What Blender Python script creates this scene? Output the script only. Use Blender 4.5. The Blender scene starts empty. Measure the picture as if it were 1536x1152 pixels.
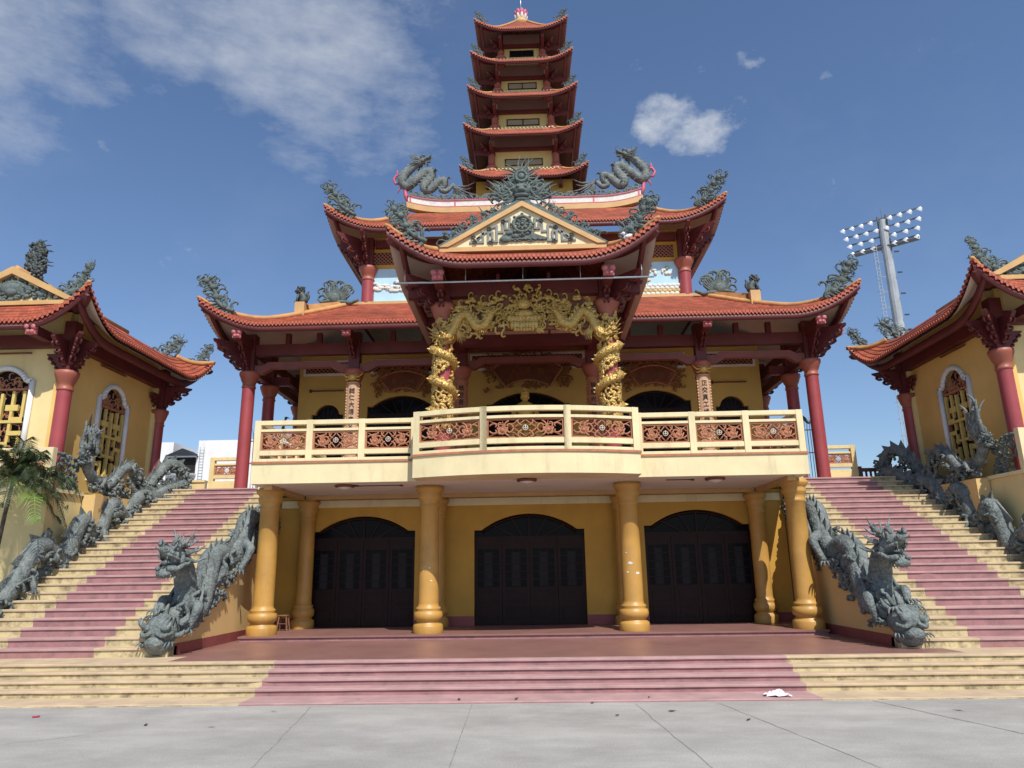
import bpy, bmesh, math, random
from mathutils import Vector, Matrix, noise
S = bpy.context.scene
COL = S.collection
RNG = random.Random(11)
XC = -0.2
rad = math.radians
V = Vector

# ------------------------------------------------------------------ mesh builder
class MB:
    def __init__(s):
        s.v = []; s.f = []; s.sm = []; s.mi = []; s.uv = []; s.M = Matrix.Identity(4); s.cur = 0
    def add(s, verts, faces, smooth=False, uvs=None):
        o = len(s.v); M = s.M
        s.v += [tuple(M @ V(p)) for p in verts]
        for i, f in enumerate(faces):
            s.f.append(tuple(o + k for k in f)); s.sm.append(smooth); s.mi.append(s.cur)
            s.uv.append(uvs[i] if uvs else None)
        return s
    def box(s, x0, x1, y0, y1, z0, z1):
        return s.add([(x0,y0,z0),(x1,y0,z0),(x1,y1,z0),(x0,y1,z0),(x0,y0,z1),(x1,y0,z1),(x1,y1,z1),(x0,y1,z1)],
                     [(0,3,2,1),(4,5,6,7),(0,1,5,4),(1,2,6,5),(2,3,7,6),(3,0,4,7)])
    def cbox(s, c, d, rot=None):
        x, y, z = d[0]/2, d[1]/2, d[2]/2
        R = rot or Matrix.Identity(3)
        P = [V(c) + R @ V((a*x, b*y, e*z)) for e in (-1,1) for b in (-1,1) for a in (-1,1)]
        return s.add(P, [(0,2,3,1),(4,5,7,6),(0,1,5,4),(2,6,7,3),(0,4,6,2),(1,3,7,5)])
    def bar(s, a, b, w, h=None, up=(0,0,1)):
        a = V(a); b = V(b); t = (b-a); L = t.length; t.normalize()
        n = V(up).cross(t)
        if n.length < 1e-4: n = V((1,0,0)).cross(t)
        n.normalize(); u = t.cross(n)
        R = Matrix((t, n, u)).transposed()
        return s.cbox((a+b)/2, (L, w, h or w), R)
    def lathe(s, prof, c=(0,0,0), seg=24, smooth=True, a0=0):
        vs = []; n = len(prof); c = V(c)
        for r, z in prof:
            for k in range(seg):
                t = a0 + 2*math.pi*k/seg
                vs.append(c + V((r*math.cos(t), r*math.sin(t), z)))
        fs = []
        for i in range(n-1):
            for k in range(seg):
                k2 = (k+1) % seg
                fs.append((i*seg+k, i*seg+k2, (i+1)*seg+k2, (i+1)*seg+k))
        s.add(vs, fs, smooth)
        o = []
        if prof[0][0] > 1e-4: o.append(tuple(reversed(range(seg))))
        if prof[-1][0] > 1e-4: o.append(tuple(range((n-1)*seg, n*seg)))
        if o: s.add(vs, o, False)
        return s
    def tube(s, pts, radii, seg=8, smooth=True, flat=1.0, up=None):
        pts = [V(p) for p in pts]; n = len(pts)
        if not hasattr(radii, '__len__'): radii = [radii]*n
        T = []
        for i in range(n):
            t = pts[min(i+1, n-1)] - pts[max(i-1, 0)]
            if t.length < 1e-7: t = V((0,0,1))
            T.append(t.normalized())
        N = V(up) if up else (V((0,0,1)) if abs(T[0].z) < .9 else V((1,0,0)))
        vs = []; uv = []; L = 0
        for i in range(n):
            N = N - T[i]*N.dot(T[i])
            if N.length < 1e-5: N = T[i].orthogonal()
            N.normalize(); B = T[i].cross(N)
            if i: L += (pts[i]-pts[i-1]).length
            for k in range(seg):
                a = 2*math.pi*k/seg
                vs.append(pts[i] + N*(radii[i]*math.cos(a)) + B*(radii[i]*flat*math.sin(a)))
                uv.append(L)
        fs = []; us = []
        rm = sum(radii)/n
        for i in range(n-1):
            for k in range(seg):
                k2 = (k+1) % seg
                fs.append((i*seg+k, i*seg+k2, (i+1)*seg+k2, (i+1)*seg+k))
                c = 2*math.pi*rm
                us.append([(k/seg*c, uv[i*seg]), ((k+1)/seg*c, uv[i*seg]), ((k+1)/seg*c, uv[(i+1)*seg]), (k/seg*c, uv[(i+1)*seg])])
        fs.append(tuple(reversed(range(seg)))); us.append(None)
        fs.append(tuple(range((n-1)*seg, n*seg))); us.append(None)
        return s.add(vs, fs, smooth, us)
    def prism(s, pts, o, ua, ub, un, d):
        """polygon pts (a,b) on plane o+a*ua+b*ub extruded d along un"""
        o = V(o); ua = V(ua); ub = V(ub); un = V(un); n = len(pts)
        A = [o + ua*a + ub*b for a, b in pts]
        B = [p + un*d for p in A]
        return s.add(A+B, [tuple(range(n)), tuple(reversed(range(n, 2*n)))] + [(i, n+i, n+(i+1) % n, (i+1) % n) for i in range(n)])
    def ball(s, c, r, seg=12, ring=8, rot=None):
        if not hasattr(r, '__len__'): r = (r, r, r)
        c = V(c); R = rot or Matrix.Identity(3)
        vs = [c + R @ V((0,0,-r[2]))]
        for i in range(1, ring):
            a = -math.pi/2 + math.pi*i/ring
            for k in range(seg):
                b = 2*math.pi*k/seg
                vs.append(c + R @ V((r[0]*math.cos(a)*math.cos(b), r[1]*math.cos(a)*math.sin(b), r[2]*math.sin(a))))
        vs.append(c + R @ V((0,0,r[2])))
        fs = []; L = len(vs)-1
        for k in range(seg):
            k2 = (k+1) % seg
            fs.append((0, 1+k2, 1+k)); fs.append((L, L-seg+k, L-seg+k2))
            for i in range(ring-2):
                fs.append((1+i*seg+k, 1+i*seg+k2, 1+(i+1)*seg+k2, 1+(i+1)*seg+k))
        return s.add(vs, fs, True)
    def grid(s, fn, nu, nv, smooth=True, uvf=None):
        vs = [fn(i/nu, j/nv) for j in range(nv+1) for i in range(nu+1)]
        fs = []; us = []
        for j in range(nv):
            for i in range(nu):
                a = j*(nu+1)+i
                fs.append((a, a+1, a+nu+2, a+nu+1))
                if uvf: us.append([uvf(i/nu, j/nv), uvf((i+1)/nu, j/nv), uvf((i+1)/nu, (j+1)/nv), uvf(i/nu, (j+1)/nv)])
        return s.add(vs, fs, smooth, us or None)
    def build(s, name, mats, parent=None, bevel=0):
        me = bpy.data.meshes.new(name)
        me.from_pydata(s.v, [], s.f)
        me.polygons.foreach_set('use_smooth', s.sm)
        mats = mats if isinstance(mats, (list, tuple)) else [mats]
        for m in mats: me.materials.append(m)
        if len(mats) > 1: me.polygons.foreach_set('material_index', s.mi)
        if any(u is not None for u in s.uv):
            ul = me.uv_layers.new(name='UVMap'); k = 0
            for f, u in zip(s.f, s.uv):
                for j in range(len(f)):
                    if u: ul.data[k].uv = u[j]
                    k += 1
        me.update()
        o = bpy.data.objects.new(name, me); COL.objects.link(o)
        if parent is not None: o.parent = parent
        if bevel:
            b = o.modifiers.new('bevel', 'BEVEL'); b.width = bevel; b.segments = 2; b.limit_method = 'ANGLE'
        return o

def tag(o, label=None, cat=None, group=None, kind=None):
    if label: o['label'] = label
    if cat: o['category'] = cat
    if group: o['group'] = group
    if kind: o['kind'] = kind
    return o
def thing(name, label, cat, loc=(0,0,0), group=None):
    o = bpy.data.objects.new(name, None); COL.objects.link(o); o.location = loc
    o.empty_display_size = .2
    return tag(o, label, cat, group)
def kids(o): return [c for c in list(bpy.data.objects) if c.parent == o]
def copy_tree(o, parent=None):
    c = o.copy(); COL.objects.link(c)
    if parent is not None: c.parent = parent
    for k in kids(o): copy_tree(k, c)
    return c
def local(o_loc, mb):
    mb.M = Matrix.Translation(-V(o_loc)) @ mb.M
    return mb

def spline(pts, n):
    P = [V(p) for p in pts]; m = len(P); out = []
    for i in range(n):
        t = i/(n-1)*(m-1); k = min(int(t), m-2); u = t-k
        a, b, c, d = P[max(k-1,0)], P[k], P[k+1], P[min(k+2,m-1)]
        out.append(.5*((2*b) + (c-a)*u + (2*a-5*b+4*c-d)*u*u + (3*b-a-3*c+d)*u**3))
    return out
def plane_map(o, ua, ub):
    o = V(o); ua = V(ua); ub = V(ub)
    return lambda a, b: o + ua*a + ub*b

# ------------------------------------------------------------------ materials
def mat(name, col, rough=.7, var=.10, scale=2.5, bump=.1, bscale=60, metal=0, dirt=0, dirtcol=None, dscale=1.6, streak=False, coat=0, spec=.5, dlo=.52):
    m = bpy.data.materials.new(name); m.use_nodes = True
    nt = m.node_tree; N = nt.nodes; L = nt.links
    b = N['Principled BSDF']
    b.inputs['Roughness'].default_value = rough; b.inputs['Metallic'].default_value = metal
    b.inputs['Coat Weight'].default_value = coat; b.inputs['Specular IOR Level'].default_value = spec
    tc = N.new('ShaderNodeTexCoord'); mp = N.new('ShaderNodeMapping')
    L.new(tc.outputs['Object'], mp.inputs['Vector'])
    n1 = N.new('ShaderNodeTexNoise'); n1.inputs['Scale'].default_value = scale; n1.inputs['Detail'].default_value = 7; n1.inputs['Roughness'].default_value = .62
    L.new(mp.outputs[0], n1.inputs['Vector'])
    mx = N.new('ShaderNodeMix'); mx.data_type = 'RGBA'
    lo = [c*(1-var*1.6) for c in col]; hi = [min(1, c*(1+var*1.3)) for c in col]
    mx.inputs[6].default_value = (*lo, 1); mx.inputs[7].default_value = (*hi, 1)
    cr = N.new('ShaderNodeMapRange'); cr.inputs[1].default_value = .3; cr.inputs[2].default_value = .7
    L.new(n1.outputs['Fac'], cr.inputs[0]); L.new(cr.outputs[0], mx.inputs[0])
    out = mx.outputs[2]
    if dirt:
        n2 = N.new('ShaderNodeTexNoise'); n2.inputs['Scale'].default_value = dscale; n2.inputs['Detail'].default_value = 9; n2.inputs['Roughness'].default_value = .72
        if streak:
            mp2 = N.new('ShaderNodeMapping'); mp2.inputs['Scale'].default_value = (1, 1, .18)
            L.new(tc.outputs['Object'], mp2.inputs['Vector']); L.new(mp2.outputs[0], n2.inputs['Vector'])
        else:
            L.new(mp.outputs[0], n2.inputs['Vector'])
        r2 = N.new('ShaderNodeMapRange'); r2.inputs[1].default_value = dlo; r2.inputs[2].default_value = dlo+.18; r2.inputs[4].default_value = dirt
        L.new(n2.outputs['Fac'], r2.inputs[0])
        m2 = N.new('ShaderNodeMix'); m2.data_type = 'RGBA'
        L.new(r2.outputs[0], m2.inputs[0]); L.new(out, m2.inputs[6])
        m2.inputs[7].default_value = (*(dirtcol or [c*.35 for c in col]), 1)
        out = m2.outputs[2]
    L.new(out, b.inputs['Base Color'])
    if bump:
        n3 = N.new('ShaderNodeTexNoise'); n3.inputs['Scale'].default_value = bscale; n3.inputs['Detail'].default_value = 4
        L.new(tc.outputs['Object'], n3.inputs['Vector'])
        bp = N.new('ShaderNodeBump'); bp.inputs['Strength'].default_value = bump; bp.inputs['Distance'].default_value = .02
        L.new(n3.outputs['Fac'], bp.inputs['Height']); L.new(bp.outputs[0], b.inputs['Normal'])
    return m

def mat_tiles(name, c1, c2, cm):
    m = bpy.data.materials.new(name); m.use_nodes = True
    nt = m.node_tree; N = nt.nodes; L = nt.links; b = N['Principled BSDF']
    b.inputs['Roughness'].default_value = .72
    uv = N.new('ShaderNodeUVMap'); br = N.new('ShaderNodeTexBrick')
    br.inputs['Scale'].default_value = 1; br.inputs['Brick Width'].default_value = 1; br.inputs['Row Height'].default_value = 1
    br.inputs['Mortar Size'].default_value = .06; br.inputs['Mortar Smooth'].default_value = .4
    br.inputs['Color1'].default_value = (*c1, 1); br.inputs['Color2'].default_value = (*c2, 1); br.inputs['Mortar'].default_value = (*cm, 1)
    L.new(uv.outputs[0], br.inputs['Vector'])
    tc = N.new('ShaderNodeTexCoord'); n = N.new('ShaderNodeTexNoise'); n.inputs['Scale'].default_value = .9; n.inputs['Detail'].default_value = 8; n.inputs['Roughness'].default_value = .7
    L.new(tc.outputs['Object'], n.inputs['Vector'])
    r = N.new('ShaderNodeMapRange'); r.inputs[1].default_value = .35; r.inputs[2].default_value = .7; r.inputs[3].default_value = .60; r.inputs[4].default_value = 1.22
    L.new(n.outputs['Fac'], r.inputs[0])
    mx = N.new('ShaderNodeMix'); mx.data_type = 'RGBA'; mx.blend_type = 'MULTIPLY'; mx.inputs[0].default_value = 1
    L.new(br.outputs['Color'], mx.inputs[6]); L.new(r.outputs[0], mx.inputs[7]); L.new(mx.outputs[2], b.inputs['Base Color'])
    bp = N.new('ShaderNodeBump'); bp.inputs['Strength'].default_value = .7; bp.inputs['Distance'].default_value = .03; bp.invert = True
    L.new(br.outputs['Fac'], bp.inputs['Height']); L.new(bp.outputs[0], b.inputs['Normal'])
    return m

def mat_scale(name, col, hi, sc=14, rough=.75, metal=0):
    """carved stone or gilt with scale relief on UV tubes, pits and lichen"""
    m = bpy.data.materials.new(name); m.use_nodes = True
    nt = m.node_tree; N = nt.nodes; L = nt.links; b = N['Principled BSDF']
    b.inputs['Roughness'].default_value = rough; b.inputs['Metallic'].default_value = metal
    tc = N.new('ShaderNodeTexCoord')
    n = N.new('ShaderNodeTexNoise'); n.inputs['Scale'].default_value = 4; n.inputs['Detail'].default_value = 9; n.inputs['Roughness'].default_value = .7
    L.new(tc.outputs['Object'], n.inputs['Vector'])
    r = N.new('ShaderNodeMapRange'); r.inputs[1].default_value = .35; r.inputs[2].default_value = .68
    L.new(n.outputs['Fac'], r.inputs[0])
    mx = N.new('ShaderNodeMix'); mx.data_type = 'RGBA'; mx.inputs[6].default_value = (*col, 1); mx.inputs[7].default_value = (*hi, 1)
    L.new(r.outputs[0], mx.inputs[0])
    vo = N.new('ShaderNodeTexVoronoi'); vo.inputs['Scale'].default_value = sc
    L.new(tc.outputs['Object'], vo.inputs['Vector'])
    v2 = N.new('ShaderNodeMapRange'); v2.inputs[1].default_value = .42; v2.inputs[2].default_value = .72; v2.inputs[3].default_value = 1; v2.inputs[4].default_value = .74
    L.new(vo.outputs['Distance'], v2.inputs[0])
    m2 = N.new('ShaderNodeMix'); m2.data_type = 'RGBA'; m2.blend_type = 'MULTIPLY'; m2.inputs[0].default_value = 1
    L.new(mx.outputs[2], m2.inputs[6]); L.new(v2.outputs[0], m2.inputs[7]); L.new(m2.outputs[2], b.inputs['Base Color'])
    bp = N.new('ShaderNodeBump'); bp.inputs['Strength'].default_value = .6; bp.inputs['Distance'].default_value = .03; bp.invert = True
    L.new(vo.outputs['Distance'], bp.inputs['Height'])
    L.new(bp.outputs[0], b.inputs['Normal'])
    return m

M = {}
M['cream'] = mat('cream_paint', (.73,.62,.36), .6, .06, 1.2, .04, dirt=.5, dirtcol=(.42,.33,.18), streak=True, dscale=2.2)
M['mustard'] = mat('mustard_shade_wall', (.58,.40,.11), .75, .06, .8, .08, 40, dirt=.2, dirtcol=(.36,.25,.09), streak=True)  # upper hall wall: veranda shade carried by a darker yellow
M['yellow'] = mat('yellow_wall_paint', (.74,.58,.28), .75, .08, .8, .08, 40, dirt=.4, dirtcol=(.46,.33,.14), streak=True, dscale=1.4)
M['ochre'] = mat('ochre_wall_paint', (.52,.29,.045), .75, .09, .8, .08, 40, dirt=.4, dirtcol=(.36,.2,.04), streak=True, dscale=1.3)
M['ochrecol'] = mat('ochre_gloss_paint', (.50,.275,.065), .45, .10, 1.5, .06, 25, dirt=.5, dirtcol=(.34,.17,.035), streak=True, dscale=2.2)
M['trim'] = mat('ochre_trim_paint', (.54,.33,.13), .6, .08, 2, .05)
M['ridge'] = mat('weathered_ochre_ridge', (.52,.27,.10), .8, .15, 2.5, .15, 30, dirt=.5, dirtcol=(.28,.16,.09))
M['red'] = mat('red_gloss_paint', (.33,.058,.062), .42, .08, 1.4, .03, dirt=.18, dirtcol=(.25,.05,.06), streak=True)
M['darkred'] = mat('dark_red_timber_paint', (.115,.018,.018), .55, .14, 2, .08)
M['soffitdark'] = mat('shade_brown_soffit', (.27,.15,.12), .85, .1, 1, .05)  # tower undersides: eave shade put into a darker brown
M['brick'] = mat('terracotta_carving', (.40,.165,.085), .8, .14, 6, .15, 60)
M['soffit'] = mat('pale_soffit_plaster', (.60,.47,.40), .8, .06, 1, .05)
M['white'] = mat('white_plaster', (.74,.73,.72), .8, .05, 1, .05, dirt=.2, dirtcol=(.4,.4,.38), streak=True)
M['tile'] = mat_tiles('terracotta_roof_tiles', (.52,.12,.05), (.31,.06,.03), (.18,.04,.024))
M['eave'] = mat('terracotta_eave_tile', (.44,.105,.055), .7, .2, 9, .1)
M['stone'] = mat_scale('carved_grey_green_stone', (.08,.10,.094), (.245,.275,.265), 17)
M['stonef'] = mat('grey_green_stone_ornament', (.105,.135,.126), .8, .3, 9, .4, 45)
M['fretgrey'] = mat('grey_fret_paint', (.21,.23,.215), .8, .15, 6, .2, 40)
M['gold'] = mat_scale('gilt_carving', (.48,.30,.075), (.68,.47,.15), 22, .42, .35)
M['goldflat'] = mat('gilt_paint', (.58,.38,.09), .4, .16, 8, .2, 50, metal=.35)
M['pink'] = mat('pink_step_paint', (.34,.168,.168), .8, .10, 3, .2, 90, dirt=.75, dirtcol=(.20,.11,.115), dscale=3.2, dlo=.46)
M['pinknose'] = mat('worn_pink_tread', (.42,.255,.24), .8, .12, 2, .15, 60, dirt=.4, dirtcol=(.28,.2,.18))
M['stepy'] = mat('yellow_step_paint', (.54,.45,.25), .8, .09, 3, .2, 90, dirt=.95, dirtcol=(.19,.145,.085), dscale=3.4, dlo=.46)
M['nosey'] = mat('worn_yellow_tread', (.52,.39,.25), .8, .12, 2, .15, 60, dirt=.4, dirtcol=(.3,.24,.17))
M['brownfl'] = mat('polished_red_brown_floor', (.25,.125,.105), .4, .1, 1.2, .02, 30, dirt=.3, dirtcol=(.3,.2,.17), dscale=1)
M['base'] = mat('dark_red_skirting', (.26,.065,.06), .55, .1, 3, .04, dirt=.3)
M['door'] = mat('dark_varnished_door', (.020,.007,.006), .5, .2, 3, .05, spec=.2)
M['glass'] = mat('dark_door_glass', (.008,.009,.012), .15, .1, 1, 0, spec=.06)
M['dark'] = mat('dark_interior', (.012,.010,.010), .9, .1, 1, 0)
M['curtain'] = mat('grey_curtain', (.018,.020,.023), .9, .2, 6, 0)
M['mastgrey'] = mat('weathered_grey_mast', (.34,.36,.38), .6, .1, 1, .03, dirt=.4, streak=True)
M['metal'] = mat('galvanised_metal', (.55,.57,.6), .35, .08, 4, .03, metal=.7)
M['lacquer'] = mat('brown_lacquer', (.16,.05,.02), .5, .2, 5, .15, 40)
M['black'] = mat('black_paint', (.02,.02,.022), .5, .2, 5, .05)
M['concrete'] = None
M['glasswin'] = mat('pale_shuttered_window', (.30,.25,.17), .6, .1, 3, .05)
M['lampglass'] = mat('lamp_glass', (.62,.60,.55), .25, .05, 3, 0)
M['wood'] = mat('stool_wood', (.22,.10,.05), .6, .2, 8, .1)
M['leaf'] = mat('palm_leaf', (.038,.058,.020), .5, .35, 3, .1, spec=.4)
M['leafl'] = mat('young_palm_leaf', (.16,.28,.05), .5, .2, 3, .1)
M['trunk'] = mat('palm_trunk', (.07,.06,.045), .9, .25, 6, .4, 20)
M['blue'] = mat('pale_blue_relief', (.42,.64,.74), .8, .06, 2, .1)
M['relief'] = mat('white_relief', (.66,.64,.58), .8, .1, 6, .3, 30)
M['greenrel'] = mat('green_relief', (.25,.34,.24), .8, .2, 6, .3, 30)
M['tanrel'] = mat('tan_relief', (.55,.40,.16), .8, .15, 6, .3, 30)
M['lotus'] = mat('pink_lotus_paint', (.55,.12,.18), .6, .1, 5, .05)
M['paper'] = mat('crumpled_paper', (.75,.66,.70), .7, .1, 12, .3, 50)
M['petal'] = mat('red_petal', (.45,.02,.06), .7, .1, 12, .1)
M['dryleaf'] = mat('dry_leaf', (.10,.06,.03), .8, .2, 12, .1)
M['bronze'] = mat('dark_patinated_stone', (.055,.068,.065), .6, .3, 6, .3, 30)
M['fretlight'] = mat('pale_knot_paint', (.62,.50,.42), .8, .1, 6, .1)
M['inkblack'] = mat('black_lettering', (.015,.012,.012), .6, .1, 5, 0)
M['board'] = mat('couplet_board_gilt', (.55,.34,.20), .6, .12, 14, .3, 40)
# ------------------------------------------------------------------ ornament generators
def spiral2(x, y, ang, size, turn, n=11, tot=4.4):
    """curling tendril in 2D: starts at (x,y) heading ang, winds up"""
    pts = [(x, y)]; a = ang; step = size/n*1.9
    for i in range(n):
        k = i/n
        x += math.cos(a)*step*(1-.72*k); y += math.sin(a)*step*(1-.72*k)
        a += turn*tot/n*(.35+1.5*k)
        pts.append((x, y))
    return pts
def flame2(x, y, ang, size, turn, n=6):
    pts = [(x, y)]; a = ang
    for i in range(n):
        x += math.cos(a)*size/n; y += math.sin(a)*size/n
        a += turn*.9/n*(1 if i < n*.55 else -2.0)
        pts.append((x, y))
    return pts
def put2(mb, P, pts, r0, r1=None, seg=5, flat=.8, n=None, un=(0,1,0), wob=0):
    q = [P(a, b) for a, b in pts]; m = len(q)
    if wob: q = [p + V(un)*(wob*math.sin(i*1.3)) for i, p in enumerate(q)]
    r1 = r0*.25 if r1 is None else r1
    mb.tube(q, [r0+(r1-r0)*(i/(m-1))**1.2 for i in range(m)], seg, True, flat, up=un)

def flourish(mb, P, w, h, seed=1, un=(0,1,0), r=None):
    """open-work crest: a leaning S stem that curls over at the top, with
    spirals and flame tips down both sides, mapped on a plane by P(a,b)"""
    g = random.Random(seed); r = r or .058*(w*h)**.5
    stem = [(w*.95, 0), (w*.62, h*.10), (w*.36, h*.30), (w*.30, h*.55), (w*.16, h*.78), (w*.02, h*.93), (-w*.07, h*1.0), (-w*.10, h*.93)]
    sp = spline([(a, b, 0) for a, b in stem], 26); sp = [(p.x, p.y) for p in sp]
    put2(mb, P, sp, r*1.5, r*.7, 6, .9, un=un)
    for i in range(0, 25):
        x, y = sp[i]; x2, y2 = sp[i+1]
        t = math.atan2(y2-y, x2-x); k = 1-.45*i/24
        for sd in (-1, 1):
            sz = w*(.40+.26*g.random())*k
            if g.random() < .66:
                put2(mb, P, spiral2(x, y, t+sd*g.uniform(.7, 1.2), sz, sd*g.choice((1, 1, -1))), r*.95*k, r*.45*k, 5, .9, un=un, wob=r*.6)
            else:
                put2(mb, P, flame2(x, y, t+sd*g.uniform(.6, 1.1), sz*1.1, sd), r*1.25*k, r*.1, 5, .7, un=un, wob=r*.6)
    for i in (4, 9, 14, 19):
        mb.ball(P(sp[i][0]+g.uniform(-.05, .05)*w, sp[i][1]), r*2.1, 7, 5)

def crest_mesh(w, h, seed, name='corner_crest'):
    mb = MB(); flourish(mb, plane_map((0,0,0), (1,0,0), (0,0,1)), w, h, seed)
    return mb
CREST = {}
def crest(parent, loc, ang, w, h, seed, m=None):
    """corner crest; local +x points inwards along the hip"""
    key = (round(w,2), round(h,2), seed, m)
    if key in CREST:
        o = CREST[key].copy(); COL.objects.link(o)
    else:
        o = crest_mesh(w, h, seed).build('corner_crest', M[m or 'stonef'])
        CREST[key] = o
    o.parent = parent; o.location = loc; o.rotation_euler = (0, 0, ang)
    return o

# ------------------------------------------------------------------ curved temple roof
def roof(parent, name, c, a, z0, b, z1, lift, L, tile=.2, ridge_r=.11, thick=.26, crest_wh=None, seed=3, sides=(0,1,2,3), crest_in=.8, purl=0, strip=.30, soff='soffit', flare=.16, crest_corners=(0,1,2,3), ct=None):
    cx, cy = c; ax, ay = a; bx, by = b; tx, ty = ct or c
    E_ = [(-ax,-ay),(ax,-ay),(ax,ay),(-ax,ay)]; T_ = [(-bx,-by),(bx,-by),(bx,by),(-bx,by)]
    slope = max(.05, math.hypot((ay-by), (z1-z0)))
    hipl = min(ax-bx, ay-by)
    def pt(k, s, v, dz=0, out=0):
        e0, e1 = V(E_[k]), V(E_[(k+1) % 4]); t0, t1 = V(T_[k]), V(T_[(k+1) % 4])
        u = (s+1)/2
        e = e0.lerp(e1, u); t = t0.lerp(t1, u)
        p = e.lerp(t, v); half = (e1-e0).length/2
        ctr = V((cx, cy)).lerp(V((tx, ty)), v)
        w = max(0, 1-(1-abs(s))*half/L)**2.1 * max(0, 1-v*hipl/(L*.8))**2
        z = z0+(z1-z0)*(.72*v+.28*v*v)+lift*w
        nrm = V(((e1-e0).y, -(e1-e0).x)).normalized()
        dg = e.normalized() if e.length else V((0,0))
        p = p+dg*(flare*w)+nrm*out
        return V((p.x+ctr.x, p.y+ctr.y, z+dz))
    def svals(half):
        n = max(18, int(2*half/.28)); r = []
        for i in range(n+1):
            t = -1+2*i/n
            r.append(math.copysign(1-(1-abs(t))**1.25, t))
        return r
    nr = max(4, int(slope/.21))
    tm = MB(); fm = MB(); sm = MB(); em = MB(); pm = MB(); rm = MB()
    for k in sides:
        half = (V(E_[(k+1) % 4])-V(E_[k])).length/2
        sv = svals(half); n = len(sv)
        vs = []; rows = []
        for r in range(nr):
            v0, v1 = r/nr, (r+1)/nr
            rows.append((v0, .032, r+.06)); rows.append((v1, .0, r+.98))
        for v, dz, rr in rows:
            for s_ in sv: vs.append(pt(k, s_, v, dz))
        fs = []; us = []
        for j in range(len(rows)-1):
            for i in range(n-1):
                fs.append((j*n+i, j*n+i+1, (j+1)*n+i+1, (j+1)*n+i))
                ua, ub = sv[i]*half/tile, sv[i+1]*half/tile
                if j % 2: us.append([(ua, rows[j+1][2]+.35)]*2+[(ub, rows[j+1][2]+.35)]*2)
                else: us.append([(ua, rows[j][2]), (ub, rows[j][2]), (ub, rows[j+1][2]), (ua, rows[j+1][2])])
        tm.add(vs, fs, False, us)
        # fascia board under the eave, pale soffit behind it
        vs = []; 
        for s_ in sv:
            if k == 0: vs += [pt(k, s_, 0, -.03, -.02), pt(k, s_, 0, -thick, -.03), pt(k, s_, 0, -thick, -.09), pt(k, s_, 0, -.03, -.09)]
            else: vs += [pt(k, s_*.985, 0, -thick*.45, -strip), pt(k, s_*.985, 0, -thick-.10, -strip), pt(k, s_*.985, 0, -thick-.10, -strip-.12), pt(k, s_*.985, 0, -thick*.45, -strip-.12)]
        fs = []
        for i in range(n-1):
            for q in range(4):
                fs.append((i*4+q, (i+1)*4+q, (i+1)*4+(q+1) % 4, i*4+(q+1) % 4))
        fm.add(vs, fs, True)
        sm.grid(lambda u, v, k=k, sv=sv, n=n: pt(k, sv[int(round(u*(n-1)))], .012+.95*v, -thick*.62), n-1, 6, True)
        if purl:
            v = purl/hipl
            pts = [pt(k, s_*(1-v*.55), v, -thick*.62-.09) for s_ in sv]
            pm.tube(pts, .10, 4, False, .8, up=(0,0,1))
        # round tile ends and pendant drip tiles along the eave
        cnt = int(2*half/tile)
        for i in range(cnt):
            s_ = -1+2*(i+.5)/cnt
            p = pt(k, s_, 0, .035, .03); p2 = pt(k, s_, .10 if hipl > 1 else .2, .04)
            d = (p2-p).normalized(); nrm = V((pt(k, s_, 0, 0, 1)-pt(k, s_, 0))).normalized()
            up = nrm.cross(V((pt(k, min(1, s_+.01), 0)-pt(k, max(-1, s_-.01), 0))).normalized()); sd = V(pt(k, min(1, s_+.01), 0)-pt(k, max(-1, s_-.01), 0)).normalized()
            if up.z < 0: up = -up
            R = tile*.40
            ring = [p+sd*(R*math.cos(t))+up*(R*math.sin(t)) for t in [2*math.pi*q/8 for q in range(8)]]
            back = [q-nrm*.10+V((0,0,.02)) for q in ring]
            em.add(ring+back, [tuple(range(8))]+[(q, 8+q, 8+(q+1) % 8, (q+1) % 8) for q in range(8)], False)
            # drip tile half a pitch along
            q0 = pt(k, max(-1, min(1, s_+1/cnt)), 0, 0, .015)
            w = tile*.46
            em.add([q0-sd*w+up*.02, q0-sd*w*.75-up*.25*tile, q0-up*.62*tile, q0+sd*w*.75-up*.25*tile, q0+sd*w+up*.02], [(0,1,2,3,4)], False)
    root = tm.build(name, M['tile'], parent)
    fm.build('fascia', M['darkred'], root); sm.build('soffit', M[soff], root); em.build('eave_tiles', M['eave'], root)
    if purl: pm.build('eave_purlin', M['darkred'], root)
    for k in range(4):
        if k in sides or (k-1) % 4 in sides:
            pts = [pt(k, -1, v, ridge_r*.5) for v in [i/22 for i in range(23)]]
            d0 = (pts[0]-pts[1]).normalized()
            pts = [pts[0]+d0*.05]+pts
            MB().tube(pts, [ridge_r*.35]+[ridge_r*min(1, .55+.08*i) for i in range(len(pts)-1)], 6, True, 1.15).build('hip_ridge', M['ridge'], root)
    # heavy curved hip rafter under each corner
    for k in range(4):
        if not (k in sides or (k-1) % 4 in sides): continue
        pts = [pt(k, -1, v, -thick-.06) for v in [.02+.9*i/14 for i in range(15)]]
        MB().tube(pts, [.05]+[.10]*14, 4, False, 1.5).build('hip_rafter', M['darkred'], root)
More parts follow.
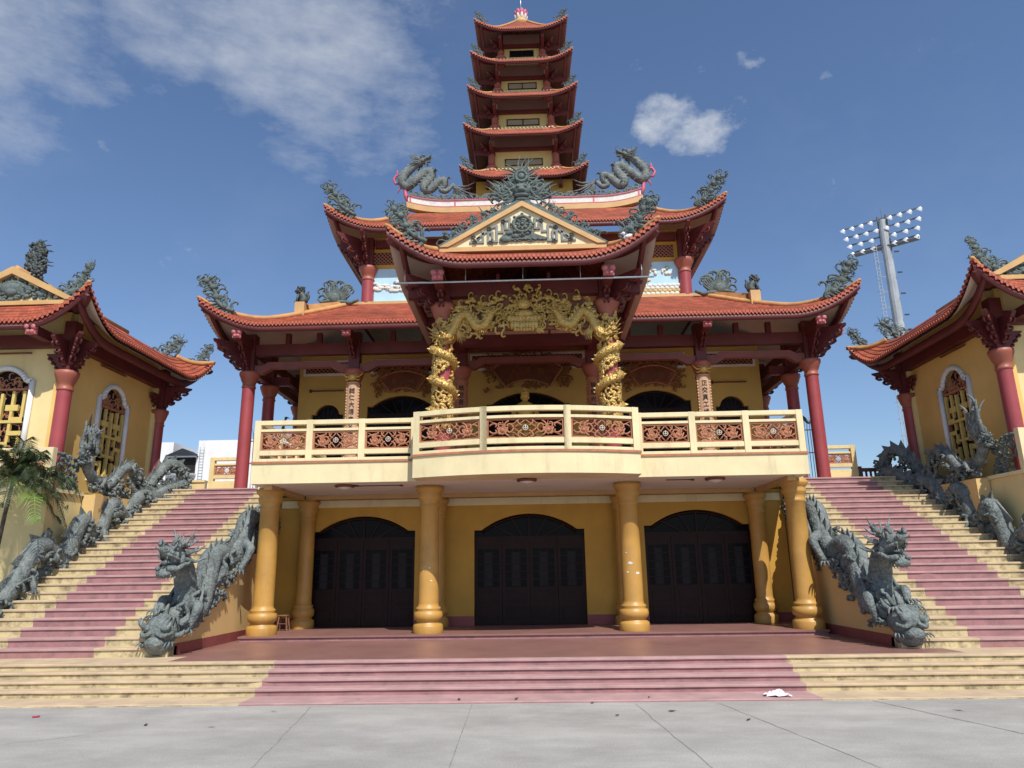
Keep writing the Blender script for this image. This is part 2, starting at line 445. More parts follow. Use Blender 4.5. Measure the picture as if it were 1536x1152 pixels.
    if crest_wh:
        for k in crest_corners:
            p = pt(k, -1, 0); q = pt(k, -1, min(.9, crest_in*1.42/max(hipl, .1)/1.42), ridge_r*.9)
            v0 = .10
            base = pt(k, -1, min(.5, .16/hipl), ridge_r*1.2)
            inw = V((T_[k][0]-E_[k][0], T_[k][1]-E_[k][1]))
            ang = math.atan2(inw.y*.42, inw.x)
            # seat the crest on the hip between tip and crest_in
            w, h = crest_wh
            e1 = pt(k, -1, min(.95, (w*.7+.22)/hipl/1.0), ridge_r*.6)
            base.z = min(pt(k, -1, v_, ridge_r*.4).z for v_ in [.6*i/12 for i in range(13)])
            crest(root, base, ang, w, h, seed+k)
    return root, pt

# ------------------------------------------------------------------ columns
def capital_prof(r, z):
    return [(r,z-.62),(r*1.12,z-.60),(r*1.12,z-.55),(r*1.02,z-.53),(r*1.04,z-.42),(r*1.22,z-.36),(r*1.45,z-.20),(r*1.62,z-.12),(r*1.62,z-.02),(r*1.35,z)]
def red_column(parent, x, y, z0, z1, r, ztop, name='column', sq=None, bracket=None, m='red'):
    col = MB().lathe([(r*1.02, z0), (r, z0+.3), (r, z1-.6)], (x,y,0), 28).build(name, M[m], parent)
    MB().lathe(capital_prof(r, z1), (x,y,0), 28).build('capital', M['brickcap'], col)
    w = sq or r*.85
    MB().box(x-w, x+w, y-w, y+w, z1-.01, ztop).build('upper_shaft', M['darkred'], col)
    return col

def eave_bracket(parent, *a):
    mb = MB(); scroll_bracket(mb, *a); return mb.build('eave_bracket', M['darkred'], parent)

def scroll_bracket(mb, o, d, w, h, t=.12):
    """stacked scroll bracket: grows outward along d and upward from o (inner bottom)"""
    d = V(d).normalized(); side = V((-d.y, d.x, 0))
    pts = [(0,0),(w*.10,h*.02),(w*.16,h*.12),(w*.12,h*.20),(w*.28,h*.24),(w*.36,h*.36),(w*.32,h*.46),(w*.52,h*.50),(w*.60,h*.62),(w*.56,h*.72),(w*.80,h*.76),(w*.90,h*.86),(w*.98,h*.92),(w,h),(0,h)]
    mb.prism(pts, V(o)-side*t/2, d, (0,0,1), side, t)
    P = lambda a, b: V(o)+d*a+V((0,0,b))
    for (a, b, s_) in ((.2,.16,.16),(.42,.42,.18),(.66,.68,.18)):
        for q in (-1, 1):
            pp = [P(x, y)+side*(q*(t/2)) for x, y in spiral2(w*a, h*b, -.3, w*s_*1.4, 1.3)]
            mb.tube(pp, .035, 5)

# ------------------------------------------------------------------ fretwork panels
def fret_panel(w, h, seed=0, parent=None, y=0.0, knot=True):
    """carved open panel in XZ about the origin, frame with scrolls, a ring and cross in the middle"""
    mb = MB(); t = .045
    mb.box(-w/2, w/2, -.03, .03, h/2-t, h/2); mb.box(-w/2, w/2, -.03, .03, -h/2, -h/2+t)
    mb.box(-w/2, -w/2+t, -.03, .03, -h/2+t, h/2-t); mb.box(w/2-t, w/2, -.03, .03, -h/2+t, h/2-t)
    P = plane_map((0,0,0), (1,0,0), (0,0,1)); iw, ih = w/2-t, h/2-t
    def cv(pts, r=.032, r1=None): put2(mb, P, pts, r, r1 or r*.85, 5, .75)
    for sx in (-1, 1):
        for sz in (-1, 1):
            mr = lambda q: [(sx*a, sz*b) for a, b in q]
            cv(mr(spiral2(.09, .06, .5, ih*1.0, 1.0)))
            cv(mr(spiral2(iw*.32, 0, 1.2, ih*.95, -1.0)))
            cv(mr(spiral2(iw*.45, ih*.9, -.5, ih*1.1, -1.0)))
            cv(mr(spiral2(iw*.98, ih*.3, 2.4, ih*1.0, 1.0)))
            cv(mr(spiral2(iw*.7, 0, 1.0, ih*.8, 1.0)))
            cv(mr([(iw*.2, ih), (iw*.3, ih*.55), (iw*.52, ih*.35), (iw*.75, ih*.5), (iw, ih*.95)]), .02)
            cv(mr([(0, ih), (iw*.12, ih*.6), (iw*.26, ih*.2), (iw*.30, 0)]), .022)
            cv(mr(flame2(iw*.62, ih*.1, 1.9, ih*.8, -1)), .03, .008)
        # flower face
        for k in range(7):
            a = math.pi*k/6
            mb.ball(P(sx*iw*.62+.075*math.cos(a), -.05+.075*math.sin(a)), .03, 6, 4)
        mb.ball(P(sx*iw*.62, -.05), (.06, .045, .06), 8, 6)
        cv([(sx*iw*.62-.13, .02), (sx*iw*.62-.08, -.11), (sx*iw*.62, -.15), (sx*iw*.62+.08, -.11), (sx*iw*.62+.13, .02)], .03)
    o = mb.build('fret_panel', M['brick'], parent)
    if knot:
        k = MB(); R = min(.062, ih*.5)
        ring = [(R*math.cos(q), R*math.sin(q)) for q in [2*math.pi*i/16 for i in range(17)]]
        k.tube([V((a, -.035, b)) for a, b in ring], .0095, 6)
        for a in (0, math.pi/2):
            k.tube([V((R*math.cos(a)*q, -.04, R*math.sin(a)*q)) for q in (-1.25, 0, 1.25)], .0095, 6)
        k.build('knot_emblem', M['fretlight'], o)
    return o

def place(o, loc, rz=0, parent=None):
    o.location = loc; o.rotation_euler = (0,0,rz)
    if parent is not None: o.parent = parent
    return o

# ------------------------------------------------------------------ dragons
def dragon_head(mb, F, s, mane=16, g=None, beard=True, blunt=1.0):
    """F: 4x4 frame at the head, +x forward, +z up; s size"""
    g = g or random.Random(5); old = mb.M; mb.M = old @ F @ Matrix.Diagonal((s*(2-blunt), s*blunt, s*blunt, 1))
    hk = 1 if blunt <= 1 else .45; jd = 0 if blunt <= 1 else .09
    Ry = lambda a: Matrix.Rotation(a, 3, 'Y')
    mb.ball((0,0,0), (.36,.30,.27), 14, 10)
    mb.ball((.06,0,.16), (.24,.26,.16), 12, 8)
    mb.ball((.40,0,.05), (.34,.215,.125), 14, 8, Ry(-.12))
    mb.ball((.66,0,.13), (.13,.17,.10), 10, 7)
    for y in (-1, 1):
        mb.ball((.73,y*.085,.16), (.06,.06,.055), 8, 6)          # nostrils
        mb.ball((.20,y*.20,.20), (.095,.075,.09), 10, 7)          # eyes
        mb.ball((.245,y*.225,.21), (.045,.04,.045), 8, 5)
        put = [V((.33,y*.24,.24)), V((.22,y*.29,.32)), V((.06,y*.30,.33)), V((-.10,y*.30,.26)), V((-.16,y*.33,.34))]
        mb.tube(spline(put, 10), [.05,.06,.065,.065,.06,.055,.05,.045,.035,.02], 7)     # brow
        put = [V((-.10,y*.15,.24)), V((-.28,y*.20,.44)), V((-.28,y*.20,.44)).lerp(V((-.52,y*.24,.56)), hk), V((-.28,y*.20,.44)).lerp(V((-.72,y*.22,.74)), hk), V((-.28,y*.20,.44)).lerp(V((-.70,y*.2,.86)), hk)]
        mb.tube(spline(put, 12), [.07-.0052*i for i in range(12)], 7)                    # horn
        put = [V((-.40,y*.23,.52)), V((-.46,y*.30,.66)), V((-.42,y*.34,.78))]
        mb.tube(spline(put, 6), [.035-.005*i for i in range(6)], 6)
        mb.tube(spline([V((-.12,y*.28,.08)), V((-.26,y*.42,.14)), V((-.42,y*.48,.08))], 7), [.06,.075,.07,.06,.045,.03,.01], 6, True, .5)   # ear
        if not jd: put = [V((.68,y*.14,.04)), V((.86,y*.26,.02)), V((.92,y*.36,.20)), V((.78,y*.42,.36)), V((.70,y*.40,.30))]
        if not jd: mb.tube(spline(put, 12), [.03-.0018*i for i in range(12)], 6)                     # whisker
        mb.tube(spline([V((.70,y*.13,.02)), V((.45,y*.22,-.04)), V((.18,y*.26,-.10))], 7), .04, 6)   # lip
        for k in range(5):
            x = .30+k*.09
            mb.lathe([(.028,0),(.0,-.085 if k < 4 else -.15)], (x,y*(.17-.012*k),-.02), 5)
            mb.lathe([(.024,0),(.0,.07)], (x-.04,y*(.13-.01*k),-.20), 5)
        mb.ball((.0,y*.25,-.10), (.16,.10,.15), 9, 6)             # cheek
    mb.ball((.30,0,-.28-jd), (.34,.165+jd,.085+jd*.4), 12, 7, Ry(.32+jd))          # lower jaw
    mb.ball((.52,0,-.345-jd*1.6), (.13+jd*.5,.14+jd,.09+jd*.3), 9, 6)
    if jd:
        for y in (-1, 1):
            mb.tube([V((.42+.15*math.cos(q)*(1-q/9), y*(.20+.03*q), .26+.17*math.sin(q)*(1-q/9))) for q in [i*.55 for i in range(12)]], [.055-.003*i for i in range(12)], 7)
            mb.tube(spline([V((.62,y*.15,-.34)), V((.30,y*.28,-.36)), V((.0,y*.32,-.22)), V((-.2,y*.36,-.2)), V((-.3,y*.4,-.05))], 9), [.07,.075,.075,.07,.065,.06,.05,.04,.015], 7)
    mb.tube(spline([V((.05,0,-.13)), V((.35,0,-.17)), V((.58,0,-.22)), V((.66,0,-.16))], 8), [.08,.09,.085,.08,.07,.06,.045,.02], 7, True, .5)  # tongue
    if beard:
        for k in range(7):
            y = -.15+.05*k
            mb.tube([V(p) for p in [(.40-.05*abs(k-3),y,-.38),(.36-.06*abs(k-3),y*1.4,-.52),(.40,y*1.7,-.64)]], [.035,.028,.005], 5)
    for k in range(mane):
        a = -2.5+5.0*k/(mane-1)                                    # ring round the neck
        y, z = math.sin(a), math.cos(a)
        for q, (L, o) in enumerate(((.62,.24),(.45,.30))):
            L *= g.uniform(.8, 1.25)*(1 if not jd else .6); w = g.uniform(-.15, .15)
            p0 = V((-.16-.08*q, y*o, z*o)); 
            pts = [p0, p0+V((-.2*L, y*.30*L, z*.30*L+.02)), p0+V((-.6*L, y*.42*L+w*.4, z*.42*L)), p0+V((-1.0*L, y*.70*L+w, z*.62*L+.10)), p0+V((-1.15*L, y*.9*L+w, z*.80*L+.14))]
            mb.tube(spline(pts, 8), [.055,.06,.055,.048,.04,.03,.02,.006], 5)
    mb.M = old

def frame(p, fwd, up=(0,0,1)):
    x = V(fwd).normalized(); y = V(up).cross(x).normalized(); z = x.cross(y)
    return Matrix.Translation(V(p)) @ Matrix((x, y, z)).transposed().to_4x4()

def claw(mb, p, d, s, up=(0,0,1)):
    F = frame(p, d, up); old = mb.M; mb.M = old @ F @ Matrix.Scale(s, 4)
    mb.ball((.08,0,0), (.16,.13,.09), 9, 6)
    for k, y in enumerate((-.13,-.045,.045,.13)):
        mb.tube(spline([V((.12,y*.6,.02)), V((.28,y*1.5,.09)), V((.42,y*2.0,.02)), V((.50,y*2.1,-.10))], 8), [.05,.055,.05,.05,.045,.035,.025,.006], 6)
    mb.tube(spline([V((0,.1,0)), V((-.12,.2,.03)), V((-.2,.22,-.08))], 6), [.045,.045,.04,.035,.02,.005], 5)
    mb.M = old

def dragon(path, r, hs, hfwd, hup=(0,0,1), legs=(), mb=None, n=110, fins=True, tail=True, seg=14, upv=(0,0,1), mane=16, rt=None, finh=.9, seed=4, head=True, blunt=1.0):
    mb = mb or MB(); g = random.Random(seed)
    sp = spline(path, n)
    rr = []
    for i in range(n):
        t = i/(n-1)
        k = rt(t) if rt else (.80+.20*min(1, t/.15) if t < .6 else 1-.82*((t-.6)/.4)**1.3)
        rr.append(r*k*(1+.025*math.sin(i*2.1)))
    mb.tube(sp, rr, seg, True, 1.0, up=upv)
    for i in range(3, n-4, 3):
        t = (sp[i+1]-sp[i-1]).normalized(); u = V(upv)-t*V(upv).dot(t)
        if u.length < .2: u = (sp[i]-(sp[max(0,i-8)]+sp[min(n-1,i+8)])/2); u = u-t*u.dot(t)
        if u.length < 1e-4: continue
        u.normalize(); b = t.cross(u)*(rr[i]*.16)
        if fins:
            h = rr[i]*finh; L = (sp[i+1]-sp[i-1]).length*1.1
            a = sp[i]+u*rr[i]*.85
            tipp = a+u*h+t*L*.9
            mb.add([a-t*L*.75-b, a-t*L*.75+b, a+t*L*.75+b, a+t*L*.75-b, tipp], [(0,1,4),(1,2,4),(2,3,4),(3,0,4)], False)
        if i % 6 == 0:      # belly rings
            pass
    if tail:
        e = sp[-1]; d = (sp[-1]-sp[-4]).normalized(); sd = d.cross(V(upv))
        if sd.length < .1: sd = d.orthogonal()
        sd.normalize(); u = sd.cross(d)
        for k in range(9):
            a = -1.1+2.2*k/8
            L = r*g.uniform(3.2, 5.0)
            q = (d*math.cos(a)+u*math.sin(a)).normalized()
            mb.tube(spline([e-d*r*.5, e+q*L*.35+u*.1*r, e+q*L*.7-u*.3*r*math.sin(k), e+q*L+u*.5*r], 8), [r*.28,r*.3,r*.27,r*.22,r*.18,r*.13,r*.08,r*.02], 5)
    for (t, side, foot, fd) in legs:
        i = int(t*(n-1)); tt = (sp[i+1]-sp[i-1]).normalized()
        sd = tt.cross(V(upv)).normalized()*side
        hip = sp[i]+sd*rr[i]*.6; foot = V(foot)
        knee = (hip+foot)/2+sd*rr[i]*.9+V((0,0,rr[i]*1.0))-tt*rr[i]*.2
        mb.ball(hip, rr[i]*.75, 9, 7)
        mb.tube(spline([hip, knee, foot], 10), [rr[i]*q for q in (.7,.68,.6,.52,.46,.42,.38,.34,.32,.3)], 9)
        for q in range(4):      # hair behind the elbow
            p0 = knee+V((0,0,-.02*q)); 
            mb.tube([p0, p0-V(fd)*rr[i]*.8+V((0,0,.3*rr[i]*(q-1))), p0-V(fd)*rr[i]*1.7+V((0,0,.8*rr[i]*(q-.6)))], [rr[i]*.2, rr[i]*.17, .004], 5)
        claw(mb, foot, fd, rr[i]*2.0)
    if head:
        dragon_head(mb, frame(sp[0]+V(hfwd).normalized()*hs*.12, hfwd, hup), hs, mane, g, True, blunt)
    return mb

def cloud_scrolls(mb, pts, s, un, g, n=3, up=(0,0,1)):
    """bunches of scroll clouds along points"""
    un = V(un)
    for p in pts:
        P = plane_map(p, V(up).cross(un).normalized(), up)
        for k in range(n):
            sd = g.choice((-1, 1))
            put2(mb, P, spiral2(g.uniform(-.3,.3)*s, g.uniform(-.2,.2)*s, g.uniform(0, 3.1), s*g.uniform(.6,1), sd), s*.12, s*.06, 6, 1, un=un, wob=s*.12)
        mb.ball(V(p), (s*.22, s*.22, s*.2), 8, 6)

M['brickcap'] = mat('brick_red_capital_paint', (.33,.095,.06), .5, .1, 3, .05)
# ------------------------------------------------------------------ walls with arched openings
def arch_profile(hw, zs, rise, sh=.22, n=20):
    """list of (x,z) from -hw to hw: shoulders then a flat arc"""
    c = hw-sh; R = (c*c+rise*rise)/(2*rise)
    pts = [(-hw, zs), (-c, zs)]
    for i in range(1, n):
        x = -c+2*c*i/n
        pts.append((x, zs-(R-rise)+math.sqrt(max(0, R*R-x*x))))
    return pts+[(c, zs), (hw, zs)]
def arch_wall(mb, x0, x1, y, z0, z1, ops, t=.25):
    """wall in the XZ plane facing -Y at y, thickness t behind; ops: (cx, sill z, profile)"""
    cur = x0
    def quad(a, b, za, zb, zt=z1):
        mb.add([(a,y,za),(b,y,zb),(b,y,zt),(a,y,zt)], [(0,1,2,3)])
        mb.add([(a,y+t,za),(b,y+t,zb),(b,y+t,zt),(a,y+t,zt)], [(3,2,1,0)])
    for cx, sill, prof in ops:
        xa = cx+prof[0][0]; xb = cx+prof[-1][0]
        quad(cur, xa, z0, z0)
        for (a, za), (b, zb) in zip(prof[:-1], prof[1:]):
            quad(cx+a, cx+b, za, zb)
            mb.add([(cx+a,y,za),(cx+b,y,zb),(cx+b,y+t,zb),(cx+a,y+t,za)], [(0,3,2,1)])
        if sill > z0: quad(xa, xb, z0, z0, sill); mb.add([(xa,y,sill),(xb,y,sill),(xb,y+t,sill),(xa,y+t,sill)], [(0,1,2,3)])
        for x, z in ((xa, prof[0][1]), (xb, prof[-1][1])):
            mb.add([(x,y,sill),(x,y+t,sill),(x,y+t,z),(x,y,z)], [(0,1,2,3)])
        cur = xb
    quad(cur, x1, z0, z0)
    mb.add([(x0,y,z1),(x1,y,z1),(x1,y+t,z1),(x0,y+t,z1)], [(0,1,2,3)])
    for x in (x0, x1): mb.add([(x,y,z0),(x,y+t,z0),(x,y+t,z1),(x,y,z1)], [(0,1,2,3)])
    return mb

def leaf_door(parent, cx, y, z0, hw, zs, rise, nl=4):
    """dark panelled door with glazed upper leaves and an arched fanlight"""
    mb = MB(); gl = MB(); cu = []
    prof = arch_profile(hw-.02, zs-.02, rise, .22)
    ztr = z0+(zs-z0)*.90
    mb.box(cx-hw+.01, cx+hw-.01, y-.03, y+.05, ztr, ztr+.09)
    w = 2*hw/nl
    for k in range(nl):
        a = cx-hw+k*w; b = a+w
        mb.box(a+.005, a+.095, y-.02, y+.04, z0, ztr); mb.box(b-.095, b-.005, y-.02, y+.04, z0, ztr)
        for za, zb in ((z0, z0+.12), (z0+.50, z0+.60), (z0+.98, z0+1.08), (ztr-.28, ztr)):
            mb.box(a+.095, b-.095, y-.02, y+.04, za, zb)
        for za, zb in ((z0+.12, z0+.50), (z0+.60, z0+.98)):
            mb.box(a+.095, b-.095, y+.0, y+.03, za, zb); mb.box(a+.16, b-.16, y-.025, y, za+.07, zb-.07)
        zb = ztr-.28; za = z0+1.08
        for q in (1, 2):
            x = a+.095+(w-.19)*q/3; mb.box(x-.012, x+.012, y-.01, y+.03, za, zb)
        for q in (1, 2, 3, 4):
            z = za+(zb-za)*q/5; mb.box(a+.095, b-.095, y-.008, y+.028, z-.012, z+.012)
        gl.box(a+.09, b-.09, y+.005, y+.015, za, zb)
        cb = MB().box(a+w*.34, a+w*.66, y-.004, y+.004, za+.02, zb-.10); cu.append(cb)
    # fanlight bars and frame
    fr = [V((cx+a, y, b-.04)) for a, b in prof[1:-1]]
    mb.tube(fr, .05, 4)
    for q in (-.66, -.33, 0, .33, .66):
        x = cx+q*hw; i = min(range(len(prof)), key=lambda j: abs(prof[j][0]-q*hw))
        mb.bar((cx+q*hw*.35, y, ztr+.05), (x, y, prof[i][1]), .05)
    gl.prism([(a, b-.0) for a, b in prof]+[(hw-.02, ztr+.05), (-hw+.02, ztr+.05)], (cx, y+.02, 0), (1,0,0), (0,0,1), (0,1,0), .01)
    d = mb.build('door', M['door'], parent)
    gl.build('glass_panes', M['glass'], d)
    for cb in cu: cb.build('curtain', M['curtain'], d)
    return d

def lattice(mb, x0, x1, y, z0, z1, s=.16, r=.014):
    """diagonal fret bars inside a rectangle"""
    w, h = x1-x0, z1-z0; n = int((w+h)/s)
    for i in range(1, n):
        c = i*s
        a = (min(c, w), max(0, c-w)); b = (max(0, c-h), min(c, h))
        mb.bar((x0+a[0], y, z0+a[1]), (x0+b[0], y, z0+b[1]), r*2, r*2)
        mb.bar((x1-a[0], y+.02, z0+a[1]), (x1-b[0], y+.02, z0+b[1]), r*2, r*2)

# ------------------------------------------------------------------ balustrade run
def rail_run(parent, p0, p1, z, npan, h=1.09, posts=(True, True), seed=0, curve=None, name='balustrade', m='cream', prow=.51):
    """cream rails and posts from p0 to p1 (xy) standing at z, with carved panels as children"""
    p0 = V((*p0, 0)); p1 = V((*p1, 0)); d = (p1-p0); L = d.length; ang = math.atan2(d.y, d.x)
    mb = MB(); w = L/npan
    zz = [(0,.08,.075),(.17,.30,.07),(.30+prow,.37+prow,.06),(.48+prow,.60+prow,.085)]
    for a, b, t in zz:
        mb.box(0, L, -t, t, a, b)
    for k in range(npan+1):
        if (k == 0 and not posts[0]) or (k == npan and not posts[1]): continue
        x = k*w
        mb.box(x-.085, x+.085, -.095, .095, 0, .605+prow)
    if curve:
        # subdivide lengthwise so that the rails bow
        mb2 = MB(); n = 8*npan
        for a, b, t in zz:
            mb2.grid(lambda u, v, a=a, b=b, t=t: V((u*L, *[(-t, a), (-t, b), (t, b), (t, a), (-t, a)][int(round(v*4))])), n, 4, False)
        for k in range(npan+1):
            x = k*w; mb2.box(x-.085, x+.085, -.095, .095, 0, .605+prow)
        mb = mb2
        mb.v = [(x, y+curve(x-L/2)-curve(0), q) for x, y, q in mb.v]
    mb.M = Matrix.Identity(4)
    root = mb.build(name, M[m], parent, bevel=.008 if not curve else 0)
    root.location = (p0.x, p0.y+(curve(0) if curve else 0), z); root.rotation_euler = (0,0,ang)
    for k in range(npan):
        ww = w-.17
        f = fret_panel(ww, prow) if curve else fret_of(ww, prow)
        f.parent = root; f.location = (w*(k+.5), .0, .30+prow/2); f.rotation_euler = (0,0,0)
        if curve:
            kk = kids(f)
            for ob in [f]+kk:
                for v in ob.data.vertices: v.co.y += curve(v.co.x+w*(k+.5)-L/2)-curve(0)
    return root
FRET = {}
def fret_of(w, h):
    key = (round(w, 1), round(h, 2))
    if key not in FRET:
        FRET[key] = fret_panel(w, h); return FRET[key]
    return copy_tree(FRET[key])

# ================================================================== TEMPLE HALL
T = thing('temple_hall', 'red tiled two-tier temple hall with cream balcony over three dark arched doors', 'temple')
def X_(o): return XC+o
ZF, ZT, ZS = .65, 5.05, 4.49    # porch floor, terrace, balcony soffit
YW = 22.0
# lower wall and skirting
mb = MB()
ops = [(X_(-5.07), ZF, arch_profile(1.6, 3.43, .45)), (X_(0), ZF, arch_profile(1.67, 3.40, .48)), (X_(5.07), ZF, arch_profile(1.6, 3.46, .45))]
arch_wall(mb, X_(-7.7), X_(7.7), YW, .5, ZS, ops, .3)
mb.build('lower_wall', M['ochre'], T)
for a, b in ((-7.7,-6.67),(-3.47,-1.67),(1.67,3.47),(6.67,7.7)): MB().box(X_(a), X_(b), YW-.02, YW+.0, ZF, ZF+.27).build('skirting', M['base'], T)
leaf_door(T, X_(-5.07), YW+.16, ZF, 1.6, 3.43, .45); leaf_door(T, X_(0), YW+.16, ZF, 1.67, 3.40, .48); leaf_door(T, X_(5.07), YW+.16, ZF, 1.6, 3.46, .45)
MB().box(X_(-7.7), X_(7.7), YW+.55, YW+.6, .5, ZS).build('interior_backing', M['dark'], T)
# porch step floor with pink edge
mb = MB(); mb.box(X_(-7.5), X_(7.5), 19.15, YW+.3, .50, ZF-.045); fl = mb.build('porch_floor', M['pink'], T)
MB().box(X_(-7.53), X_(7.53), 19.11, YW+.3, ZF-.045, ZF).build('floor_slab', M['brownfl'], fl)
# soffit, mouldings
M['soffitwarm'] = mat('warm_white_soffit', (.72,.66,.56), .8, .05, 1, .05, dirt=.2, dirtcol=(.4,.36,.3))
MB().box(X_(-7.25), X_(7.25), 18.6, YW+.3, ZS, ZS+.05).build('balcony_soffit', M['soffitwarm'], T)
mb = MB()
mb.box(X_(-6.75), X_(6.75), 21.55, 21.77, ZS-.12, ZS-.003); mb.box(X_(-7.0), X_(-6.78), 18.75, 21.77, ZS-.12, ZS-.004); mb.box(X_(6.78), X_(7.0), 18.75, 21.77, ZS-.12, ZS-.004)
mb.build('soffit_moulding', M['trim'], T)
MB().box(X_(-7.6), X_(7.6), 21.94, 22.0, ZS-.34, ZS-.12).build('wall_frieze', M['cream'], T)

def ochre_column(x, y, z0, z1, r, parent):
    h = z1-z0
    prof = [(r*1.45,z0),(r*1.47,z0+.02),(r*1.47,z0+.17),(r*1.40,z0+.22),(r*1.12,z0+.27),(r*1.15,z0+.31),(r*1.36,z0+.35),(r*1.43,z0+.44),(r*1.36,z0+.53),(r*1.14,z0+.57),(r*1.24,z0+.60),(r*1.22,z0+.64),(r*1.02,z0+.68),
            (r,z0+.75),(r,z0+h*.5),(r*.93,z1-.62),(r*1.02,z1-.60),(r*1.02,z1-.55),(r*.95,z1-.52),(r*.98,z1-.42),(r*1.15,z1-.37),(r*1.22,z1-.30),(r*1.12,z1-.23),(r*1.18,z1-.20),(r*1.42,z1-.13),(r*1.45,z1-.06),(r*1.22,z1-.02),(r*1.22,z1)]
    return MB().lathe(prof, (x,y,0), 32).build('porch_column', M['ochrecol'], parent)
for o in (-7.1, -2.68, 2.72, 7.2): ochre_column(X_(o), 19.6, ZF, ZS, .268, T)
for o in (-6.72, -2.75, 2.8, 6.8): ochre_column(X_(o), 21.78, ZF, ZS-.12, .235, T)

# balcony slab
HB = 7.27; YB = 18.5
def bow(x): return 17.30+.55*(x/2.88)**2
plan = [(-HB, 24.7), (-HB, YB), (-2.88, YB)]+[(x, bow(x)) for x in [-2.88+5.76*i/20 for i in range(21)]]+[(2.88, YB), (HB, YB), (HB, 24.7)]
MB().prism(plan, (XC,0,ZS+.004), (1,0,0), (0,1,0), (0,0,1), .58).build('balcony_slab', M['cream'], T)
pl2 = []
off = .03
plan2 = [(-HB-off, 24.7), (-HB-off, YB-off), (-2.88-off, YB-off)]+[(x*(1+off/2.88), bow(x)-off) for x in [-2.88+5.76*i/20 for i in range(21)]]+[(2.88+off, YB-off), (HB+off, YB-off), (HB+off, 24.7)]
MB().prism(plan2, (XC,0,5.02), (1,0,0), (0,1,0), (0,0,1), .058).build('balcony_edge_band', M['brick'], T)
RZ = 5.08
rail_run(T, (X_(-HB+.09), YB+.1), (X_(-2.97), YB+.1), RZ, 3, posts=(True, True))
rail_run(T, (X_(2.97), YB+.1), (X_(HB-.09), YB+.1), RZ, 3, posts=(True, True))
# bowed middle: panels of unequal width, one run each
def curve_mid(x): return bow(x)+.1
xs = [-2.80, -1.05, 1.05, 2.80]
for a, b, first in ((xs[0], xs[1], 1), (xs[1], xs[2], 0), (xs[2], xs[3], 0)):
    c = (a+b)/2
    rail_run(T, (X_(a), 0), (X_(b), 0), RZ, 1, curve=lambda x, c=c: curve_mid(x+c))
for sx in (-1, 1):
    mb = MB()
    for a, b in ((0,.08),(.17,.30),(.81,.88),(.99,1.11)): mb.box(X_(sx*2.80)-.06, X_(sx*2.80)+.06, 18.02, 18.5, RZ+a, RZ+b)
    mb.build('balustrade_return', M['cream'], T)
    rail_run(T, (X_(sx*(HB-.09)), YB+.2), (X_(sx*(HB-.09)), 24.5), RZ, 4, posts=(False, True))
for sx in (-1, 1):
    a, b = sorted((X_(sx*7.29), X_(sx*7.76))); MB().box(a, b, 20.3, 24.7, 4.55, 5.0).build('gap_filler_slab', M['cream'], T)  # filler added to close a gap that let sun onto the back wall
# terrace deck body
mb = MB(); mb.box(X_(-7.7), X_(7.7), YW+.65, 46, .02, ZT); mb.box(X_(-16), X_(-7.72), 24.7, 46, .02, ZT-.003); mb.box(X_(7.72), X_(16), 24.7, 46, .02, ZT-.003)
mb.build('terrace', M['yellow'], T)
MB().box(X_(-16.2), X_(16.2), 24.72, 46, ZT+.002, ZT+.03).build('terrace_paving', M['brownfl'], T)

# ---------------- upper storey colonnade and wall
YC, YU = 25.3, 28.5
for o in (-10.35, -6.4, -2.4, 2.4, 6.4, 10.35):
    red_column(T, X_(o), YC, ZT, 9.5, .228, 10.95)
for sx in (-1, 1):
    for y in (27.35, 31, 35, 39): red_column(T, X_(sx*10.35), y, ZT, 9.5, .228, 10.95)
mb = MB()
W = [(-8.32, 1.05), (-5.15, 1.25), (5.15, 1.25), (8.32, 1.05)]
ops = []
for cx, hw, zs, rise, sh in ((-8.30,.66,8.55,.42,.16),(-5.2,1.45,8.85,.44,.2),(0,1.72,8.82,.5,.2),(5.2,1.45,8.85,.44,.2),(8.30,.66,8.55,.42,.16)):
    ops.append((X_(cx), ZT, arch_profile(hw, zs, rise, sh)))
arch_wall(mb, X_(-9.55), X_(9.55), YU, ZT, 11.6, ops, .25)
mb.box(X_(-9.55), X_(-9.3), YU+.25, 44, ZT, 11.6); mb.box(X_(9.3), X_(9.55), YU+.25, 44, ZT, 11.6)
uw = mb.build('upper_wall', M['mustard'], T)
MB().box(X_(-9.2), X_(9.2), YU+.6, YU+.66, ZT, 11.5).build('hall_interior', M['dark'], T)
for cx, hw, zs, rise in ((-8.30,.66,8.55,.42),(-5.2,1.45,8.85,.44),(0,1.72,8.82,.5),(5.2,1.45,8.85,.44),(8.30,.66,8.55,.42)):
    leaf_door(T, X_(cx), YU+.14, ZT, hw, zs, rise, 4 if hw > 1 else 2)
for cx, hw in ((-8.3,1.0),(-5.1,1.35),(0,2.3),(5.1,1.35),(8.3,1.0)):
    a, b = X_(cx-hw), X_(cx+hw); z0, z1 = (10.30, 10.78) if abs(cx) > 1 else (10.38, 10.92)
    fr = MB()
    fr.box(a-.09, b+.09, YU-.05, YU-.003, z1, z1+.09); fr.box(a-.09, b+.09, YU-.05, YU-.003, z0-.09, z0)
    fr.box(a-.09, a, YU-.05, YU-.003, z0, z1); fr.box(b, b+.09, YU-.05, YU-.003, z0, z1)
    f = fr.build('transom_window', M['white'], T)
    MB().box(a, b, YU-.012, YU-.004, z0, z1).build('recess_shade', M['dark'], f)  # flat near-black plate paints the shade behind the lattice
    lt = MB(); lattice(lt, a, b, YU-.035, z0, z1, .17); lt.build('lattice', M['brick'], f)
